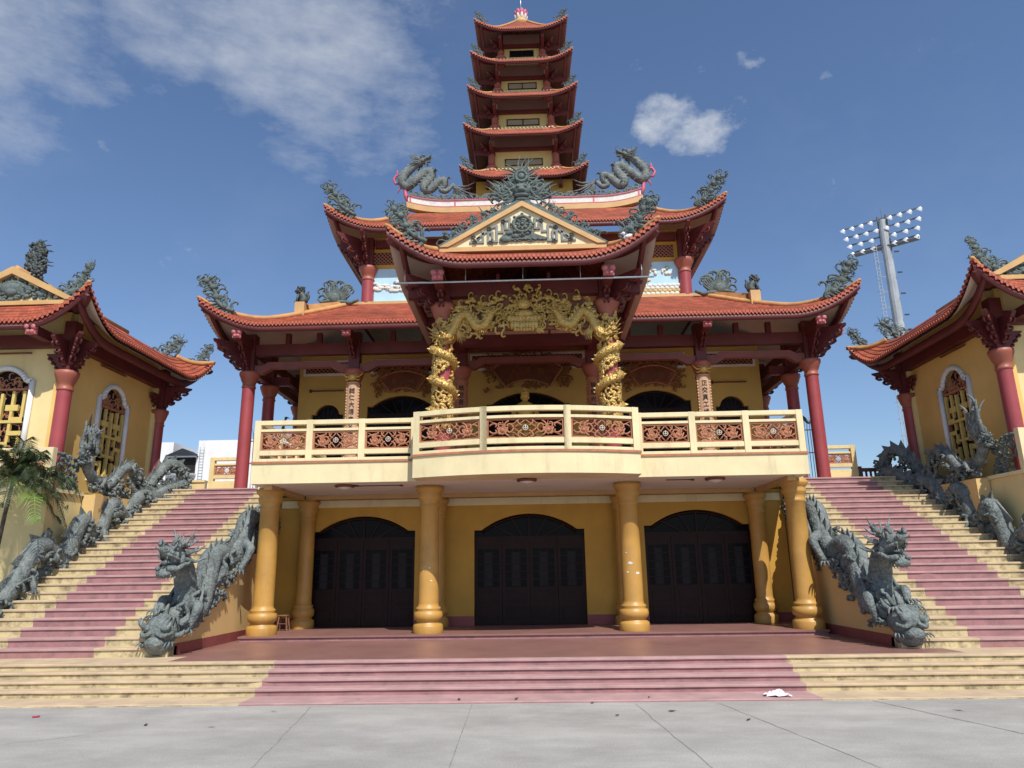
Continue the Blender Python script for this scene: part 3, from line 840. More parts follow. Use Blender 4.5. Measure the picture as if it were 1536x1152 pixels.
# beams
M['tiebeam'] = mat('brown_red_beam_paint', (.19,.055,.04), .6, .1, 2, .05)
def hall_beams(parent, xs, y):
    for (a, b) in zip(xs[:-1], xs[1:]):
        c = .32
        mb = MB(); xa, xb = X_(a)+.2, X_(b)-.2
        pts = [(xa, 9.42), (xa+c, 9.42), (xa+c+.35, 9.62), (xb-c-.35, 9.62), (xb-c, 9.42), (xb, 9.42), (xb, 9.74), (xb-.3, 9.74), (xb-.5, 9.86), (xa+.5, 9.86), (xa+.3, 9.74), (xa, 9.74)]
        mb.prism(pts, (0, y-.12, 0), (1,0,0), (0,0,1), (0,1,0), .24); mb.build('tie_beam', M['tiebeam'], parent)
        mb = MB(); mb.box(xa, xb, y-.13, y+.13, 10.12, 10.55)
        for t in (1/3, 2/3):
            x = xa+(xb-xa)*t; mb.box(x-.09, x+.09, y-.10, y+.10, 10.55, 10.98)
        mb.build('eave_beam', M['darkred'], parent)
hall_beams(T, (-10.35, -6.4, -2.4), YC); hall_beams(T, (2.4, 6.4, 10.35), YC); hall_beams(T, (-2.4, 2.4), YC)
for sx in (-1, 1):
    mb = MB()
    for y0, y1 in ((25.5, 27.15), (27.55, 30.8), (31.2, 34.8), (35.2, 38.8)):
        mb.box(X_(sx*10.35)-.13, X_(sx*10.35)+.13, y0, y1, 10.12, 10.55); mb.box(X_(sx*10.35)-.11, X_(sx*10.35)+.11, y0, y1, 9.5, 9.8)
    for y in (27.35, 31, 35, 39): mb.box(min(X_(sx*9.55), X_(sx*10.2)), max(X_(sx*9.55), X_(sx*10.2)), y-.1, y+.1, 9.5, 9.85)
    mb.build('side_beam', M['darkred'], T)
# outriggers with carved pink ends
def outrigger(parent, p, d, L, z0=10.36, z1=10.72):
    d = V(d).normalized(); p = V(p)
    o = MB().bar(V((p.x, p.y, (z0+z1)/2)), V((p.x, p.y, (z0+z1)/2))+d*L, .26, z1-z0).build('outrigger', M['darkred'], parent)
    e = V((p.x, p.y, (z0+z1)/2+.02))+d*(L+.05); k = MB(); s = V((-d.y, d.x, 0))
    k.cbox(e, (.10, .30, .30), Matrix((d, s, (0,0,1))).transposed().to_3x3())
    for q in (-1, 1):
        k.ball(e+d*.04+s*(q*.10)+V((0,0,.06)), .10, 8, 6); k.ball(e+d*.05+s*(q*.06)+V((0,0,-.08)), .07, 8, 6)
    k.build('carved_end', M['pinkend'], o)
M['pinkend'] = mat('rose_carved_end', (.50,.15,.16), .6, .15, 8, .2, 40)
for o in (-10.35, -6.4, 6.4, 10.35): outrigger(T, (X_(o), YC-.2, 0), (0,-1,0), 1.15)
for sx in (-1, 1):
    for y in (25.3, 31, 35): outrigger(T, (X_(sx*10.35)+sx*.2, y, 0), (sx,0,0), .95)
for sx in (-1, 1):
    o = (X_(sx*10.35), YC, 9.5)
    eave_bracket(T, (o[0], o[1]-.18, 9.5), (0,-1,0), 1.0, .95); eave_bracket(T, (o[0]+sx*.18, o[1], 9.5), (sx,0,0), 1.0, .95); eave_bracket(T, (o[0]+sx*.1, o[1]-.1, 9.5), (sx,-1,0), 1.3, 1.05)
    for o2 in (6.4,): eave_bracket(T, (X_(sx*o2), YC-.18, 9.9), (0,-1,0), .9, .6)
    for y in (27.35, 31, 35): eave_bracket(T, (o[0]+sx*.18, y, 9.5), (sx,0,0), .9, .95)

# ---------------- main roof, upper tier
main_roof, ptm = roof(T, 'main_roof', (XC, 32.85), (11.62, 9.15), 10.83, (7.2, 5.05), 13.12, 1.0, 2.3, tile=.13, crest_wh=(1.0, 1.1), seed=21)
MB().box(X_(-7.25), X_(7.25), 27.66, 37.6, 12.9, 13.16).build('tier_base_band', M['trim'], T)
Y2 = 27.9
for sx in (-1, 1):
    for y in (Y2, 37.3): red_column(T, X_(sx*6.68), y, 13.14, 14.78, .25, 16.1)
mb = MB(); mb.box(X_(-6.6), X_(6.6), Y2+.08, 37.2, 13.16, 16.2); mb.build('upper_tier_wall', M['ochre'], T)
# relief panels either side of the porch roof and small lattice windows
def relief_panel(x0, x1, kind):
    z0, z1, y = 13.2, 14.72, Y2+.055
    base = MB().box(x0, x1, y-.03, y+.02, z0, z1).build('relief_panel', M['blue'], T)
    g = random.Random(9 if kind else 4)
    w = MB(); wh = MB(); gr = MB()
    P = plane_map((x0, y-.05, z0), (1,0,0), (0,0,1)); L = x1-x0
    if kind == 0:
        for k in range(60):
            a, b = g.random()*L, .50+.42*g.random()
            wh.ball(P(a, b), (g.uniform(.08,.2), .05, g.uniform(.05,.10)), 8, 5)
        for k in range(16):
            a, b = g.random()*L, .5+.4*g.random()
            put2(wh, P, spiral2(a, b, g.random()*6, .25, 1), .03, .02, un=(0,1,0))
        wh.build('cloud_relief', M['relief'], base)
    else:
        for r in range(4):
            for k in range(int(L/.2)):
                (wh if r != 1 else w).ball(P(.1+k*.2+.1*(r % 2), .08+.12*r), (.12, .06, .09), 8, 5)
        w.ball(P(L*.55, .78), (.75, .07, .13), 12, 6, Matrix.Rotation(.16, 3, 'Y'))
        gr.ball(P(L*.5, .62), (.9, .05, .07), 12, 6, Matrix.Rotation(.12, 3, 'Y'))
        for k in range(46):
            a, b = g.random()*L, .95+.5*g.random()
            (gr if b > 1.2 else wh).ball(P(a, b), (g.uniform(.05,.13), .05, g.uniform(.05,.12)), 7, 5)
        wh.build('cloud_relief', M['relief'], base); w.build('boat_relief', M['tanrel'], base); gr.build('foliage_relief', M['greenrel'], base)
relief_panel(X_(-6.42), X_(-2.2), 0); relief_panel(X_(2.2), X_(6.42), 1)
for o in (-5.95, -3.2, 3.2, 5.75):
    a, b = X_(o-.55), X_(o+.55)
    f = MB().box(a, b, Y2+.06, Y2+.077, 14.95, 15.5).build('lattice_window', M['dark'], T)
    lt = MB(); lattice(lt, a, b, Y2+.05, 14.95, 15.5, .16); lt.build('lattice', M['brick'], f)
mb = MB(); mb.box(X_(-6.4), X_(6.4), Y2-.12, Y2+.07, 15.66, 16.0); mb.build('tier_beam', M['darkred'], T)
for sx in (-1, 1):
    eave_bracket(T, (X_(sx*6.68), Y2-.2, 14.8), (0,-1,0), 1.25, 1.1); eave_bracket(T, (X_(sx*6.68)+sx*.2, Y2, 14.8), (sx,0,0), 1.2, 1.1); eave_bracket(T, (X_(sx*6.75), Y2-.1, 14.8), (sx,-1,0), 1.5, 1.15)
upper_roof, ptu = roof(T, 'upper_roof', (XC, 32.7), (8.2, 6.0), 16.12, (5.6, 2.1), 18.75, .95, 2.3, tile=.13, crest_wh=(1.15, .95), seed=31)
# ridge band: ochre base, white panels, grey relief top, all sweeping up at the ends
def ridge_curve(x): return .38*max(0, (abs(x)-3.6)/2.1)**2
def band(z0, z1, y0, y1, hw, m, name, parent=T, n=40):
    mb = MB()
    mb.grid(lambda u, v: V((XC+(u*2-1)*hw, [y0, y0, y1, y1, y0][int(round(v*4))], [z0, z1, z1, z0, z0][int(round(v*4))]+ridge_curve((u*2-1)*hw))), n, 4, False)
    for u in (-1, 1):
        mb.add([(XC+u*hw, y, z+ridge_curve(hw)) for y, z in ((y0,z0),(y0,z1),(y1,z1),(y1,z0))], [(0,1,2,3)])
    return mb.build(name, M[m], parent)
rb = band(18.70, 18.99, 30.5, 30.9, 5.62, 'trim', 'main_ridge')
band(19.02, 19.33, 30.55, 30.85, 5.55, 'relief', 'white_ridge_panel', rb)
band(19.33, 19.37, 30.5, 30.9, 5.60, 'lotus', 'ridge_rail', rb); band(18.985, 19.02, 30.49, 30.91, 5.60, 'lotus', 'ridge_rail', rb)
mb = MB()
for o in (-5.45, -3.3, -1.2, 1.2, 3.3, 5.45): mb.box(X_(o)-.04, X_(o)+.04, 30.53, 30.87, 19.0+ridge_curve(o), 19.35+ridge_curve(o))
mb.build('ridge_divider', M['lotus'], rb)
mb = MB(); g = random.Random(3)
for k in range(110):
    x = -5.5+11*k/109
    P = plane_map((X_(x), 30.6, 19.40+ridge_curve(x)), (1,0,0), (0,0,1))
    put2(mb, P, spiral2(0, 0, g.uniform(.2, 2.6), .32, g.choice((-1,1))), .045, .03, 5, 1.6, un=(0,1,0))
mb.build('ridge_scrollwork', M['stonef'], rb)
for sx in (-1, 1):     # rose tail fins at the ridge ends
    mb = MB()
    P = plane_map((X_(sx*5.75), 30.7, 19.4), (sx,0,0), (0,0,1))
    put2(mb, P, [(-.2,0),(-.05,.35),(.0,.8),(.02,1.2),(.18,1.42),(.42,1.45),(.55,1.25),(.48,1.02),(.30,1.0)], .13, .06, 8, .8)
    put2(mb, P, [(.0,.9),(.15,.85),(.28,.70),(.34,.5)], .09, .02, 6, .8); put2(mb, P, [(.3,1.45),(.42,1.62),(.36,1.75)], .07, .02, 6, .8)
    mb.build('ridge_end_fin', M['lotus'], rb)
for sx in (-1, 1):
    mb = MB(); mb.box(X_(sx*5.78)-.2, X_(sx*5.78)+.2, 30.4, 31.0, 18.3, 18.65)
    P = plane_map((X_(sx*5.78), 30.7, 18.65), (sx,0,0), (0,0,1))
    mb.ball(P(0,.35), (.2,.22,.4), 10, 7); put2(mb, P, spiral2(-.1,.1,1.4,.6,1), .12, .06, 7, 1.2)
    mb.build('ridge_end_pedestal', M['bronze'], rb)
# ================================================================== PORCH ROOF AND PEDIMENT
YP = 19.6
porch_roof, ptp = roof(T, 'porch_roof', (XC, 23.3), (3.66, 5.3), 10.52, (2.45, 3.55), 11.5, .95, 2.1, tile=.125, crest_wh=(1.0, .8), seed=41, sides=(3,0,1), crest_corners=(0,1))
# gable roof behind the pediment
mb = MB()
for sx in (-1, 1):
    def gp(u, v, sx=sx): return V((XC+sx*2.62*(1-v), 19.75+u*8.4, 11.42+1.60*v))
    mb.grid(gp, 20, 10, False, lambda u, v: (u*8.4/.2, v*3.1/.21))
gr = mb.build('gable_roof', M['tile'], T)
mb = MB(); mb.tube([(XC,19.6,13.06),(XC,28.2,13.06)], .13, 6); mb.build('gable_ridge', M['ridge'], gr)
ped = MB().prism([(-2.32, 11.55), (2.32, 11.55), (0, 12.92)], (XC, 19.50, 0), (1,0,0), (0,0,1), (0,1,0), .2).build('pediment', M['cream'], T)
mb = MB()
mb.prism([(-2.49,11.42),(2.49,11.42),(2.49,11.56),(-2.49,11.56)], (XC,19.44,0), (1,0,0), (0,0,1), (0,1,0), .36)
for sx in (-1, 1):
    mb.prism([(sx*2.49,11.565),(sx*2.22,11.565),(0,12.85),(0,13.02)], (XC,19.40,0), (1,0,0), (0,0,1), (0,1,0), .38)
mb.build('pediment_frame', M['trim'], ped)
mb = MB()
for sx in (-1, 1):
    mb.prism([(sx*2.56,11.60),(sx*2.42,11.60),(0,13.035),(0,13.15)], (XC,19.42,0), (1,0,0), (0,0,1), (0,1,0), .30)
mb.build('pediment_capping', M['stonef'], ped)
def zp(a, b): return (XC+(a-745)*.00325, 12.25-(b-635)*.00340)
def fret_line(pts, w=.066):
    for sx in (1, -1):
        kf = KF[sx]
        q = [((zp(a, b)[0]-XC)*sx, zp(a, b)[1]) for a, b in pts]
        for i, ((x0, z0), (x1, z1)) in enumerate(zip(q[:-1], q[1:])):
            d = V((x1-x0, 0, z1-z0)).normalized()*w*.5
            kf.prism([(x0-d.x-d.z, z0-d.z+d.x), (x0-d.x+d.z, z0-d.z-d.x), (x1+d.x+d.z, z1+d.z-d.x), (x1+d.x-d.z, z1+d.z+d.x)], (XC, 19.46-.003*i, 0), (1,0,0), (0,0,1), (0,1,0), .05)
KF = {1: MB(), -1: MB()}
fret_line([(265,792),(380,792),(380,692)]); fret_line([(330,755),(380,715),(470,650),(508,640),(508,790),(430,790),(430,705),(468,705),(468,762)])
fret_line([(508,700),(562,700),(562,600),(628,572),(628,672),(590,672),(590,622)]); fret_line([(320,770),(345,750)])
KF[1].build('key_fret', M['fretgrey'], ped); KF[-1].build('key_fret', M['fretgrey'], ped)
mb = MB()
for sx in (1, -1):
    for a, b in ((570,600),(438,668),(292,745),(305,792),(455,800),(690,760-30)):
        x, z = zp(a, b)
        if a == 690: continue
        for k in range(5):
            t = 2*math.pi*k/5; mb.ball((XC+(x-XC)*sx+.05*math.cos(t), 19.44, z+.05*math.sin(t)), .03, 6, 4)
mb.build('fret_rosette', M['bronze'], ped)
# dharma wheel
wx, wz = zp(745, 635)
mb = MB()
def circ(r, n=28, y=19.42): return [V((wx+r*math.cos(2*math.pi*i/n), y, wz+r*math.sin(2*math.pi*i/n))) for i in range(n+1)]
mb.tube(circ(.255), .05, 8); mb.tube(circ(.10, 16), .028, 6); mb.ball((wx,19.40,wz), (.06,.05,.06), 8, 6)
for k in range(8):
    t = math.pi*k/4; c, s_ = math.cos(t), math.sin(t)
    mb.tube([(wx+.05*c,19.43,wz+.05*s_),(wx+.24*c,19.43,wz+.24*s_)], [.03,.02], 6)
    mb.ball((wx+.325*c,19.42,wz+.325*s_), .05, 8, 6); mb.ball((wx+.15*c,19.41,wz+.15*s_), (.045,.03,.045), 7, 5)
mb.build('dharma_wheel', M['stonef'], ped)
mb = MB()     # lotus leaf and wave under the wheel
P = plane_map((XC, 19.45, 0), (1,0,0), (0,0,1))
mb.prism([(zp(a,b)[0]-XC, zp(a,b)[1]) for a, b in ((530,770),(560,735),(610,690),(640,680),(690,720),(760,712),(820,700),(862,690),(850,720),(900,740),(985,770),(940,790),(880,785),(820,800),(760,785),(700,795),(640,790),(560,808),(532,795))], (XC,19.45,0), (1,0,0), (0,0,1), (0,1,0), .07)
for a, b, r in ((585,775,.17),(625,715,.13),(680,745,.14),(740,735,.13),(790,722,.1)): mb.ball((zp(a,b)[0],19.47,zp(a,b)[1]), (r,.07,r*.6), 12, 7)
for k in range(7):
    a0 = 640+k*48; put2(mb, P, [(zp(a0+q*12, 0)[0]-XC, zp(0, 778+6*math.sin(q*1.4+k))[1]-.0) for q in range(5)], .035, .02, 5)
mb.build('lotus_and_wave', M['stonef'], ped)
# flaming medallion on the apex, with vines down both slopes
mb = MB(); Y0 = 19.55; cz = 13.90
g = random.Random(17)
P = plane_map((XC, Y0, 0), (1,0,0), (0,0,1))
mb.tube([V((XC+.17*math.cos(t), Y0-.05, cz+.17*math.sin(t))) for t in [2*math.pi*i/20 for i in range(21)]], .055, 8)
mb.ball((XC,Y0-.03,cz), (.12,.1,.12), 10, 7)
for k in range(15):
    t = -.5+ (math.pi+1.0)*k/14; L = .36+.22*math.sin(math.pi*k/14)
    put2(mb, P, flame2(.18*math.cos(t), cz+.18*math.sin(t), t, L, g.choice((-1,1))), .05, .006, 6, .8)
# lion mask
mc = 13.38
mb.ball((XC,Y0-.02,mc+.04), (.27,.22,.24), 14, 9); mb.ball((XC,Y0-.20,mc-.02), (.12,.1,.09), 10, 7)
mb.ball((XC,Y0-.12,mc-.17), (.25,.12,.07), 12, 6); mb.ball((XC,Y0-.06,mc-.28), (.22,.12,.08), 12, 6)
for sx in (-1, 1):
    mb.ball((XC+sx*.11,Y0-.2,mc+.10), .06, 9, 6)
    for k in range(16):
        t = -1.0+2.5*k/15; L = g.uniform(.45, .85)
        put2(mb, P, flame2(sx*.2*math.cos(t), mc+.2*math.sin(t), (t if sx > 0 else math.pi-t)+g.uniform(-.1,.1), L, sx*g.choice((-1,1,1))), .055, .006, 6, .9, wob=.03)
    for k in range(14):
        put2(mb, P, spiral2(sx*g.uniform(.1,.8), 13.12+g.uniform(0,.22)+.1*(k % 2), g.uniform(.3,2.8), g.uniform(.3,.5), g.choice((-1,1))), .05, .025, 6, 1, wob=.05)
    for k in range(8):
        put2(mb, P, flame2(sx*g.uniform(.25,.5), 13.15+.03*k, (.35 if sx > 0 else math.pi-.35)+g.uniform(-.3,.4)*sx, g.uniform(.5,.9), sx), .06, .01, 6, .8, wob=.04)
mb.build('lion_mask_crest', M['stonef'], ped)
mb = MB()
for sx in (-1, 1):
    ln = [(sx*(.42+1.92*i/30), 12.93-1.2*i/30+.06*math.sin(i*.9)) for i in range(31)]
    put2(mb, P, ln, .05, .03, 6, .9)
    for i in range(1, 30):
        x, z = ln[i]; t = math.atan2(.52, sx*1.0*-1)+(0 if sx > 0 else 0)
        a0 = (g.uniform(.3,1.9) if sx > 0 else math.pi-g.uniform(.3,1.9))
        if i % 3: put2(mb, P, spiral2(x, z, a0, g.uniform(.22,.4), g.choice((-1,1))), .035, .018, 5, .9, wob=.03)
        else: put2(mb, P, flame2(x, z, a0, g.uniform(.3,.5), sx), .05, .006, 5, .8)
    for i in (6, 11, 16, 21, 25, 29):
        x, z = ln[i]; x += sx*.06; z += g.uniform(.16,.30)
        put2(mb, P, [(ln[i][0], ln[i][1]), (x-.04*sx, z-.1), (x, z)], .025, .02, 5)
        for k in range(6):
            t = 2*math.pi*k/6; mb.ball((XC+x+.05*math.cos(t), Y0, z+.05*math.sin(t)), .037, 6, 4)
        mb.ball((XC+x, Y0-.02, z), .04, 6, 4)
mb.build('pediment_vine', M['stonef'], ped)

# ---------------- porch columns with gilt dragons, beams and lintel
PX = 2.38
for sx in (-1, 1):
    x = X_(sx*PX+.02); r = .235
    c = red_column(T, x, YP, ZT, 9.78, r, 10.45)
    g = random.Random(60)
    turns = 3.1; N = 90
    path = []
    for i in range(N):
        t = i/(N-1); a = -1.2+sx*(-1)*0+turns*2*math.pi*t*(1 if sx < 0 else -1)+(0 if sx < 0 else math.pi+2.4)
        R = r+.07
        path.append(V((x+R*math.cos(a), YP+R*math.sin(a), 9.05-2.75*t)))
    m_ = MB()
    m_.tube(path, [.075+.05*min(1, i/12) if i < 70 else .125*(1-.5*(i-70)/20) for i in range(N)], 9)
    for i in range(2, N-2, 2):
        o = (path[i]-V((x, YP, path[i].z))).normalized()
        m_.add([path[i]+o*.10+V((0,0,.05)), path[i]+o*.10-V((0,0,.05)), path[i]+o*.19+V((0,0,.03)), path[i]+o*.09+(path[i+1]-path[i-1]).normalized()*.06], [(0,1,2),(0,2,3),(1,3,2)])
    # eye of cloud and tail fan at the foot
    P = lambda a, b, x=x: V((x+(r+.05)*math.sin(a/r*.9), YP-(r+.05)*math.cos(a/r*.9), b))
    ring = [P(.09*math.cos(t), 6.62+.11*math.sin(t)) for t in [2*math.pi*i/14 for i in range(15)]]
    m_.tube(ring, .05, 7)
    for k in range(9):
        a0 = -.20+.05*k
        m_.tube([P(a0*.8, 6.46), P(a0*1.0, 6.3), P(a0*1.2+.03*math.sin(k*2), 6.12), P(a0*1.25-.03*math.sin(k*2), 5.92)], [.04,.045,.04,.008], 6)
    # head and mane at the top, clouds between the coils
    for k in range(170):
        a0 = g.uniform(-.36,.36); z = g.uniform(6.2, 9.3)
        q = [P(a0+u, z+v) for u, v in spiral2(0, 0, g.uniform(0,6.2), .17, g.choice((-1,1)), 8)]
        m_.tube(q, [.042]*8+[.025], 5)
        if k % 3 == 0: m_.ball(P(a0, z), (.06,.06,.05), 7, 5)
    dragon_head(m_, frame((x-.02*sx, YP-.33, 8.72), (-sx*.55,-.62,-.55)), .38, 11, g)
    for zz in (8.2, 7.5):
        claw(m_, (x+sx*.1, YP-.33, zz), (sx*.5,-.25,.3), .30, up=(0,-1,0))
    m_.build('gilt_dragon', M['gold'], c)
mb = MB()
mb.box(X_(-PX)+.2, X_(PX)-.2, YP-.14, YP+.14, 10.0, 10.42); 
for o in (-.75,.75): mb.box(X_(o)-.05, X_(o)+.05, YP-.08, YP+.08, 10.42, 10.7)
for o in (-.75,.75): mb.box(X_(o)-.03, X_(o)+.03, 20.5, 20.56, 9.0, 10.0)
for sx in (-1, 1): mb.box(X_(sx*PX)-.13, X_(sx*PX)+.13, YP+.2, 25.2, 10.0, 10.4)
mb.box(X_(-3.4), X_(-PX)-.2, YP-.12, YP+.12, 10.0, 10.36); mb.box(X_(PX)+.2, X_(3.4), YP-.12, YP+.12, 10.0, 10.36)
mb.box(X_(-PX)+.2, X_(PX)-.2, 22.3, 22.55, 9.4, 9.75)
mb.build('porch_beam', M['darkred'], T)
MB().box(X_(-PX)+.1, X_(PX)-.1, YP+.3, 24.8, 10.45, 10.5).build('porch_ceiling', M['soffit'], T)
for sx in (-1, 1): outrigger(T, (X_(sx*PX), YP-.2, 0), (0,-1,0), 1.0, 10.02, 10.36)
for sx in (-1, 1):
    o = (X_(sx*PX), YP)
    eave_bracket(T, (o[0]+sx*.18, o[1], 9.45), (sx,0,0), .95, .95, .1); eave_bracket(T, (o[0], o[1]-.18, 9.5), (0,-1,0), .8, .85); eave_bracket(T, (o[0]+sx*.1, o[1]-.1, 9.6), (sx,-1,0), 1.2, .8)
    eave_bracket(T, (o[0]+sx*.18, 22.3, 9.4), (sx,0,0), .9, 1.0)
# gilt lintel: brown board with dragons, clouds and a lotus flame in the middle
YL = YP-.16
lint = MB().prism([(-2.1,9.0),(-1.7,8.92),(1.7,8.92),(2.1,9.0),(2.1,9.55),(1.5,10.02),(-1.5,10.02),(-2.1,9.55)], (XC, YL, 0), (1,0,0), (0,0,1), (0,1,0), .12).build('carved_lintel', M['lacquer'], T)
gm = MB(); g = random.Random(77)
PL = plane_map((XC, YL-.06, 0), (1,0,0), (0,0,1))
for sx in (-1, 1):
    pth = [(sx*.92,9.42),(sx*1.02,9.25),(sx*1.12,9.06),(sx*1.35,9.0),(sx*1.52,9.22),(sx*1.68,9.40),(sx*1.88,9.28),(sx*2.02,9.0),(sx*2.18,8.72),(sx*2.35,8.55)]
    dragon([PL(a, b)+V((0,-.05,0)) for a, b in pth], .135, .36, (-sx,-.35,.25), mb=gm, n=60, seg=10, upv=(0,-.4,1), tail=False, mane=11, rt=lambda t: .8+.2*min(1, t*5), finh=.8)
    claw(gm, PL(sx*1.18, 8.88)+V((0,-.1,0)), (sx*-.3,-.6,-.6), .32); claw(gm, PL(sx*.8, 9.1)+V((0,-.1,0)), (-sx,-.3,.1), .24)
    for k in range(120):
        a, b = g.uniform(.25, 2.1), g.uniform(8.92, 9.6)
        if k < 8: a, b = g.uniform(1.2, 1.9), 8.86-.06*g.random()
        put2(gm, PL, spiral2(sx*a, b, g.uniform(0,6), g.uniform(.16,.28), g.choice((-1,1))), .042, .024, 5, 1, un=(0,1,0), wob=.02)
    for a, b in ((1.55,9.82),(1.2,9.72),(.75,9.85),(1.85,9.6),(.95,9.72)):
        for k in range(5): gm.ball(PL(sx*(a+g.uniform(-.1,.1)), b+g.uniform(-.05,.05))-V((0,.02,0)), (.085,.05,.06), 8, 5)
        put2(gm, PL, spiral2(sx*a, b, 1.0 if sx > 0 else 2.1, .3, sx), .04, .02, 6)
    for k in range(9):
        put2(gm, PL, flame2(sx*2.0-.0*k, 8.9, (.2+.12*k if sx < 0 else math.pi-.2-.12*k)-1.2*(1 if sx < 0 else -1), .35+.1*g.random(), sx), .035, .006, 5)
for k in range(9):
    t = math.pi*k/8; put2(gm, PL, flame2(.13*math.cos(t), 9.62+.12*math.sin(t), t, .2+.12*math.sin(t), 1 if k % 2 else -1), .04, .006, 5)
gm.ball(PL(0,9.66)-V((0,.06,0)), (.20,.12,.18), 12, 8); gm.ball(PL(0,9.36)-V((0,.05,0)), (.30,.12,.12), 12, 7)
for k in range(40):
    a, b = g.uniform(-.5,.5), g.uniform(9.2, 10.2); put2(gm, PL, spiral2(a, b, g.uniform(0,6), .22, g.choice((-1,1))), .045, .025, 5, 1, wob=.03)
for k in range(9):
    a = -.42+.105*k; gm.ball(PL(a, 9.22)-V((0,.07,0)), (.09,.08,.10), 8, 6)
for k in range(9):
    a = -.34+.085*k; gm.ball(PL(a, 9.0-.0*abs(a))-V((0,.10,0)), (.075,.08,.13), 8, 6); gm.ball(PL(a*1.0, 9.14)-V((0,.06,0)), (.08,.06,.1), 8, 6)
for k in range(7): gm.ball(PL(-.25+.083*k, 8.86)-V((0,.12,0)), (.06,.07,.06), 8, 6)
gm.build('gilt_relief', M['gold'], lint)
# silver conduit slung under the porch eave
mb = MB(); mb.tube([(X_(-3.62),18.38,10.0),(X_(3.62),18.38,10.0)], .028, 8)
for o in (-3.3,-1.6,0,1.6,3.3): mb.tube([(X_(o),18.38,10.0),(X_(o),18.40,10.4)], .008, 4)
mb.build('eave_conduit', M['metal'], T)

# fluorescent lamp rails on the upper wall
mb = MB()
for o in (-8.3, 8.3): mb.box(X_(o-.75), X_(o+.65), YU-.10, YU-.04, 9.52, 9.57); mb.box(X_(o-.78), X_(o-.70), YU-.10, YU-.003, 9.48, 9.62)
mb.build('lamp_rail', M['lacquer'], T)

# ================================================================== things on the hall wall and columns
FONT_TMP = []
def text_mesh(s_, size, depth=.01):
    cu = bpy.data.curves.new('lettering', 'FONT'); cu.body = s_; cu.size = size; cu.extrude = depth; cu.align_x = 'CENTER'; cu.resolution_u = 2
    o = bpy.data.objects.new('lettering', cu); COL.objects.link(o)
    dg = bpy.context.evaluated_depsgraph_get(); me = bpy.data.meshes.new_from_object(o.evaluated_get(dg))
    bpy.data.objects.remove(o); bpy.data.curves.remove(cu)
    return me
def lettering(parent, s_, loc, size, m='inkblack', depth=.008, rot=(math.pi/2,0,0)):
    me = text_mesh(s_, size, depth); me.materials.clear(); me.materials.append(M[m])
    o = bpy.data.objects.new('lettering', me); COL.objects.link(o); o.parent = parent; o.location = loc; o.rotation_euler = rot
    return o
def couplet(x, y, chars, label, bright=True):
    z1, z0 = 9.0, 6.0; R = .265
    t = thing('couplet_board', label, 'inscribed board', (x, y, z0))
    mb = MB(); a0 = .92
    mb.grid(lambda u, v: V((R*math.sin((u*2-1)*a0), -R*math.cos((u*2-1)*a0), v*(z1-z0))), 10, 1)
    mb.grid(lambda u, v: V(((R+.012)*math.sin((u*2-1)*.16+(a0-.02)*(1)), -(R+.012)*math.cos((u*2-1)*.16+(a0-.02)), v*(z1-z0))), 3, 1)
    mb.grid(lambda u, v: V(((R+.012)*math.sin((u*2-1)*.16-(a0-.02)), -(R+.012)*math.cos((u*2-1)*.16-(a0-.02)), v*(z1-z0))), 3, 1)
    g = random.Random(3)
    for sx in (-1, 1):
        for k in range(26):
            z = .1+k*.11; mb.ball(((R+.02)*math.sin(sx*a0), -(R+.02)*math.cos(a0), z), (.035,.03,.045), 6, 4)
    for z in (.02, z1-z0-.04): mb.tube([V(((R+.02)*math.sin(q), -(R+.02)*math.cos(q), z)) for q in [a0*(-1+2*i/8) for i in range(9)]], .03, 6)
    mb.build('board', M['board'] if bright else M['brick'], t)  # inner boards: shade put into the colour, darker red instead of gilt
    for i, ch in enumerate(chars):
        lettering(t, ch, (0, -R-.012, z1-z0-.42-i*.262), .22)
    if bright:
        mb = MB(); P = plane_map((0, -R-.03, z1-z0+.10), (1,0,0), (0,0,1))
        mb.ball(P(0,.05), (.17,.10,.13), 10, 7)
        for sx in (-1, 1):
            put2(mb, P, [(sx*.1,.1),(sx*.22,.06),(sx*.34,.16),(sx*.40,.26)], .05, .01, 6); put2(mb, P, [(sx*.08,0),(sx*.22,-.06),(sx*.30,.0)], .04, .01, 6)
            mb.ball(P(sx*.07,-.02), .045, 7, 5)
        for k in range(7):
            t_ = .3+2.5*k/6; put2(mb, P, flame2(.1*math.cos(t_), .05+.08*math.sin(t_), t_, .18, 1), .035, .006, 5)
        mb.build('gilt_mask', M['goldflat'], t)
    return t
couplet(X_(-6.4), YC, '誠仁大活本又無生', 'sunlit gilt board of black characters on the red column left of the porch')
couplet(X_(6.4), YC, '正交真工修修如是', 'sunlit gilt board of black characters on the red column right of the porch')
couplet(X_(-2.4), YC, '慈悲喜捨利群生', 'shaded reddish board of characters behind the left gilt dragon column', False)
couplet(X_(2.4), YC, '智慧光明照十方', 'shaded reddish board of characters behind the right gilt dragon column', False)

